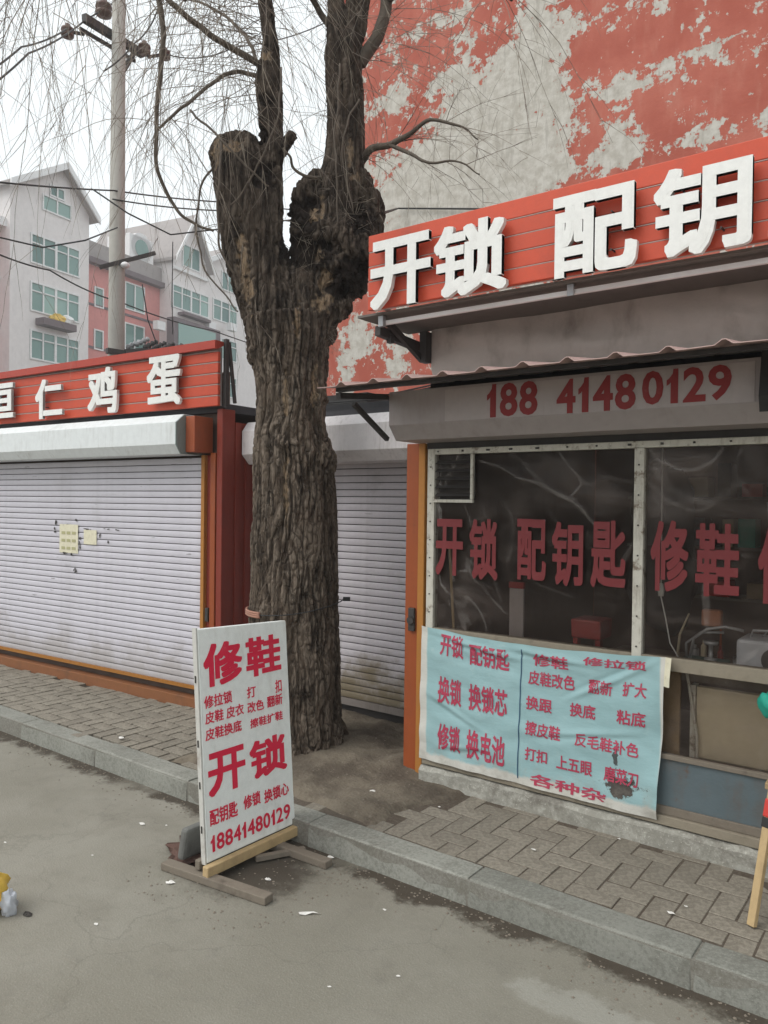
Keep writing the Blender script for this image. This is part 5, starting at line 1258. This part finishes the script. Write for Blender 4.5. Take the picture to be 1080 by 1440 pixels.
# red wing left of block A
fbox('wall', sA0 - 14, sA0, -9, -.9, 0, fpx(8, 285)[1] - 1.2, 'fred')
zz_ = fpx(8, 285)[1] - 1.2; fbox('eave', sA0 - 14, sA0, -9, -.3, zz_, zz_ + .5, 'ftrim'); fbox('roof', sA0 - 14, sA0 - .01, -9, -1.6, zz_ + .5, zz_ + 1.6, 'froof')
for k in range(4): fbox('band', sA0 - 14, sA0 - .01, -.9, -.78, zz_ - 2.9 - k * 2.9, zz_ - 2.75 - k * 2.9, 'ftrim'); fwin(sA0 - 3.6, sA0 - 1.6, zz_ - 2.2 - k * 2.9, zz_ - .7 - k * 2.9, -.9, 2)
# red recessed block
oR = -1.2
fbox('wall', sA1, sR1, -9, oR, 0, zR, 'fred')
fbox('eave', sA1, sR1, oR, oR + .5, zR - .35, zR, 'fdark'); fbox('roof', sA1, sR1, -9, oR + .2, zR + .002, zR + 1.1, 'froof')
c0, zc = fpx(132, 402, oR); c1 = fpx(142, 402, oR)[0]
for k in range(5): fwin(c0, c1 + .2, zc - 1.35 - k * H_, zc - k * H_, oR, 1, 0)
c0, zc = fpx(175, 395, oR); c1 = fpx(203, 402, oR)[0]
for k in range(5): fwin(c0, c1, zc - 1.9 - k * H_, zc - k * H_, oR, 2, 0)
for k in range(5): fbox('band', sA1 + .01, sR1 - .01, oR, oR + .06, zc - 2.35 - k * H_, zc - 2.2 - k * H_, 'fdark')
# small arched dormer on the red block
c0, zc0 = fpx(185, 372, oR); c1 = fpx(202, 330, oR)[0]; zc1 = fpx(190, 335, oR)[1]
fbox('dormer', c0 - .3, c0 + 2.0, oR - 2, oR + .1, zR, zc1 + .2, 'ftrim')
MB().tube([FF(c0 + .85, oR + .1, zc1 - .5), FF(c0 + .85, oR - 2, zc1 - .5)], 1.0, 18).build('dormer_head', M['ftrim'], far)
MB().tube([FF(c0 + .85, oR + .14, zc1 - .6), FF(c0 + .85, oR + .05, zc1 - .6)], .62, 18).build('dormer_pane', M['farglass'], far)
# grey block B with gable, then C
zeB = fpx(228, 352)[1] ; zpB = fpx(262, 312)[1] + .4
gable_block(sB0, sB1, 0, zeB, zpB, 'fgrey')
b0_, zt = fpx(242, 398); b1_ = fpx(293, 425)[0]
fwin(b0_, b1_, zt - 1.7, zt, 0, 4)
s2, z2 = fpx(241, 452); fbox('bay', b0_ - .5, b1_ + .6, 0, .7, z2 - 2.6, z2 + .2, 'fdark')
MB().box(0, 0, 0, 1, 1, 1, lambda x, y, z: FF(b0_ - .1 + (b1_ - b0_ + .1) * x, .69 + .05 * y, z2 - 2.3 + 2.2 * z)).build('bay_glass', M['farglass'], far)
for k in (1, 2): fwin(b0_, b1_, zt - 2.9 * (k + 1) - 1.7, zt - 2.9 * (k + 1), 0, 4)
fbox('ledge', b0_ + .6, b1_ - .4, .02, .6, zt - 2.15, zt - 1.95, 'fdark')
a0, zt2 = fpx(256, 345); a1 = fpx(281, 352)[0]; fwin(a0, a1, zt2 - 1.5, zt2 + .2, 0, 2, 0)
fbox('cornice', sB0 + .01, sB1 - .01, 0, .25, zeB - 1.0, zeB - .8, 'ftrim')
zeC = fpx(305, 375)[1]; zpC = fpx(325, 350)[1] + .5
gable_block(sB1 + .01, sC1, -.6, zeC, zpC, 'fgrey')
b0_, zt = fpx(299, 418, -.6); b1_ = fpx(333, 435, -.6)[0]
for k in range(-0, 4): fwin(b0_, b1_, zt - 1.7 - k * 2.95, zt - k * 2.95, -.6, 3)
a0, zt2 = fpx(311, 380, -.6); fwin(a0, a0 + 1.6, zt2 - 1.5, zt2, -.6, 2, 0)
for (u, v) in ((297, 453), (327, 455), (225, 452)):
    s2, z2 = fpx(u, v, .3); t_ = fbox('air_conditioner', s2 - .4, s2 + .4, .02, .45, z2 - .6, z2, 'ftrim')

hz = MB().box(-150, -150, -1.0, 150, 150, 32)
hm = bpy.data.materials.new('air'); hm.use_nodes = True; hm.node_tree.nodes.clear()
ho = hm.node_tree.nodes.new('ShaderNodeOutputMaterial'); hv = hm.node_tree.nodes.new('ShaderNodeVolumePrincipled')
hv.inputs['Density'].default_value = .0032; hv.inputs['Color'].default_value = (.98, .97, .97, 1); hv.inputs['Anisotropy'].default_value = .2
hm.node_tree.links.new(hv.outputs[0], ho.inputs['Volume'])
haze = hz.build('haze', hm); tag(haze, kind='stuff')

# ================================================================ POLE, ITS FITTINGS AND CABLES
PB = on(163, 560, d=12.2); PTp = on(160, -60, d=12.2)
pole = thing('utility_pole', (PB.x, PB.y, 0), 'tall tapering concrete utility pole rising behind the left shop sign', 'pole')
MB().tube([(PB.x, PB.y, 0), (PB.x, PB.y, 4.5), (PB.x, PB.y, 11)], [.145, .125, .092], 20).build('shaft', M['concrete2'], pole, smooth=True)
def PP(u, v, dd=0): return on(u, v, d=12.2 + dd)
MB().bar(PP(118, 25, -.5), PP(200, 76, .6), .09, .12).build('crossarm', M['dark'], pole)
MB().bar(PP(112, 40, -.4), PP(190, 86, .5), .04, .05).build('crossarm_brace', M['dark'], pole)
MB().bar(PP(190, 72, .5), PP(166, 112, 0), .07, .05).build('crossarm_brace', M['dark'], pole)
for (u, v, dd, s_) in ((146, 12, 0, 1.2), (95, 44, -.5, .9), (203, 68, .4, .95), (232, 76, .7, .85)):
    p = PP(u, v, dd); MB().lathe([(0, -.1 * s_), (.10 * s_, -.09 * s_), (.11 * s_, -.05 * s_), (.05 * s_, -.02 * s_), (.11 * s_, .01 * s_), (.10 * s_, .05 * s_), (.05 * s_, .07 * s_), (.04 * s_, .12 * s_), (0, .12 * s_)], p, 14).build('insulator', M['ceramic'], pole, smooth=True)
    pn = PP(160, v + 12, 0); MB().bar(p, p.lerp(pn, .35), .04, .04).build('insulator_pin', M['dark'], pole)
MB().bar(PP(140, 376, -.3), PP(218, 356, .2), .05, .06).build('lamp_arm', M['dark'], pole)
p = PP(176, 373, -.1); MB().blob(p, (.07, .07, .05), 1, .1).build('lamp_head', M['ftrim'], pole, smooth=True)
p0_ = PP(178, 497, .1); p1_ = PP(268, 490, .5)
MB().bar(PP(150, 493, -.2), PP(232, 506, .4), .10, .08).build('fuse_arm', M['dark'], pole)
MB().bar(PP(176, 497, 0), PP(236, 496, .3), .3, .10).build('fuse_box', M['dark'], pole)
for k, (u, v) in enumerate(((186, 484), (198, 480), (210, 484), (222, 486), (234, 487), (246, 489))):
    a = PP(u - 8, v + 5, .1); b = PP(u + 12, v - 4, .3)
    MB().tube([a.lerp(b, t_ / 8) for t_ in range(9)], [.02, .05, .025, .05, .025, .05, .025, .045, .015], 10).build('fuse', M['dark' if k > 1 else 'steel'], pole)
MB().tube([PP(262, 502, .4), PP(240, 495, .4), PP(200, 492, .2), PP(170, 494, 0)], .03, 8).build('cable_loop', M['black'], pole)
def cable(pts, r, label, sag=0):
    out = []
    for i in range(len(pts) - 1):
        for k in range(12):
            t_ = k / 12; q = pts[i].lerp(pts[i + 1], t_); q.z -= sag * 4 * t_ * (1 - t_); out.append(q)
    out.append(pts[-1]); o = MB().tube(out, r, 6).build('overhead_cable', M['black'], smooth=True); tag(o, label, 'cable', 'cables strung across the sky')
C_ = lambda u, v, d: on(u, v, d=d)
cable([C_(-60, 250, 9), C_(160, 268, 12), C_(310, 284, 14), C_(480, 300, 18)], .012, 'upper overhead cable crossing the near gable and ending behind the trunk', .02)
cable([C_(158, 280, 12), C_(305, 296, 13), C_(480, 318, 16)], .011, 'overhead cable just below the uppermost one right of the pole', .03)
cable([C_(130, 266, 10), C_(180, 300, 10), C_(240, 330, 10.5), C_(310, 322, 11), C_(480, 300, 12)], .010, 'sagging overhead cable curving under the others beside the trunk', .0)
cable([C_(-60, 330, 9), C_(70, 380, 11), C_(170, 425, 13), C_(300, 465, 16), C_(480, 520, 20)], .011, 'lowest overhead cable slanting down across the gabled front', .05)
cable([C_(-60, 320, 8), C_(60, 348, 9), C_(120, 338, 9), C_(165, 320, 10)], .009, 'loose overhead cable looping across the top floor windows', .0)
cable([C_(-60, 150, 8), C_(40, 75, 9.5), C_(120, 28, 11.8), C_(250, -60, 14)], .012, 'overhead cable running up to the crossarm from the left edge', .05)
cable([C_(-60, 125, 8), C_(30, 66, 9.5), C_(95, 40, 11.6)], .012, 'overhead cable reaching the lowest insulator from the left edge', .04)
cable([C_(232, 76, 12.6), C_(330, 66, 13), C_(480, 20, 15)], .010, 'overhead cable running right from the outermost insulator', .12)
cable([C_(146, 100, 11), C_(190, 60, 11.5), C_(215, 30, 12), C_(240, -40, 12)], .012, 'short cable rising from the pole toward the top edge', .04)
cable([C_(243, 340, 11), C_(242, 420, 11.5), C_(243, 470, 12)], .007, 'thin vertical cable hanging right of the pole above the fuses', 0)
cable([C_(200, 400, 12), C_(208, 450, 12.1), C_(222, 488, 12.4)], .009, 'short dark lead dropping onto the fuses', 0)
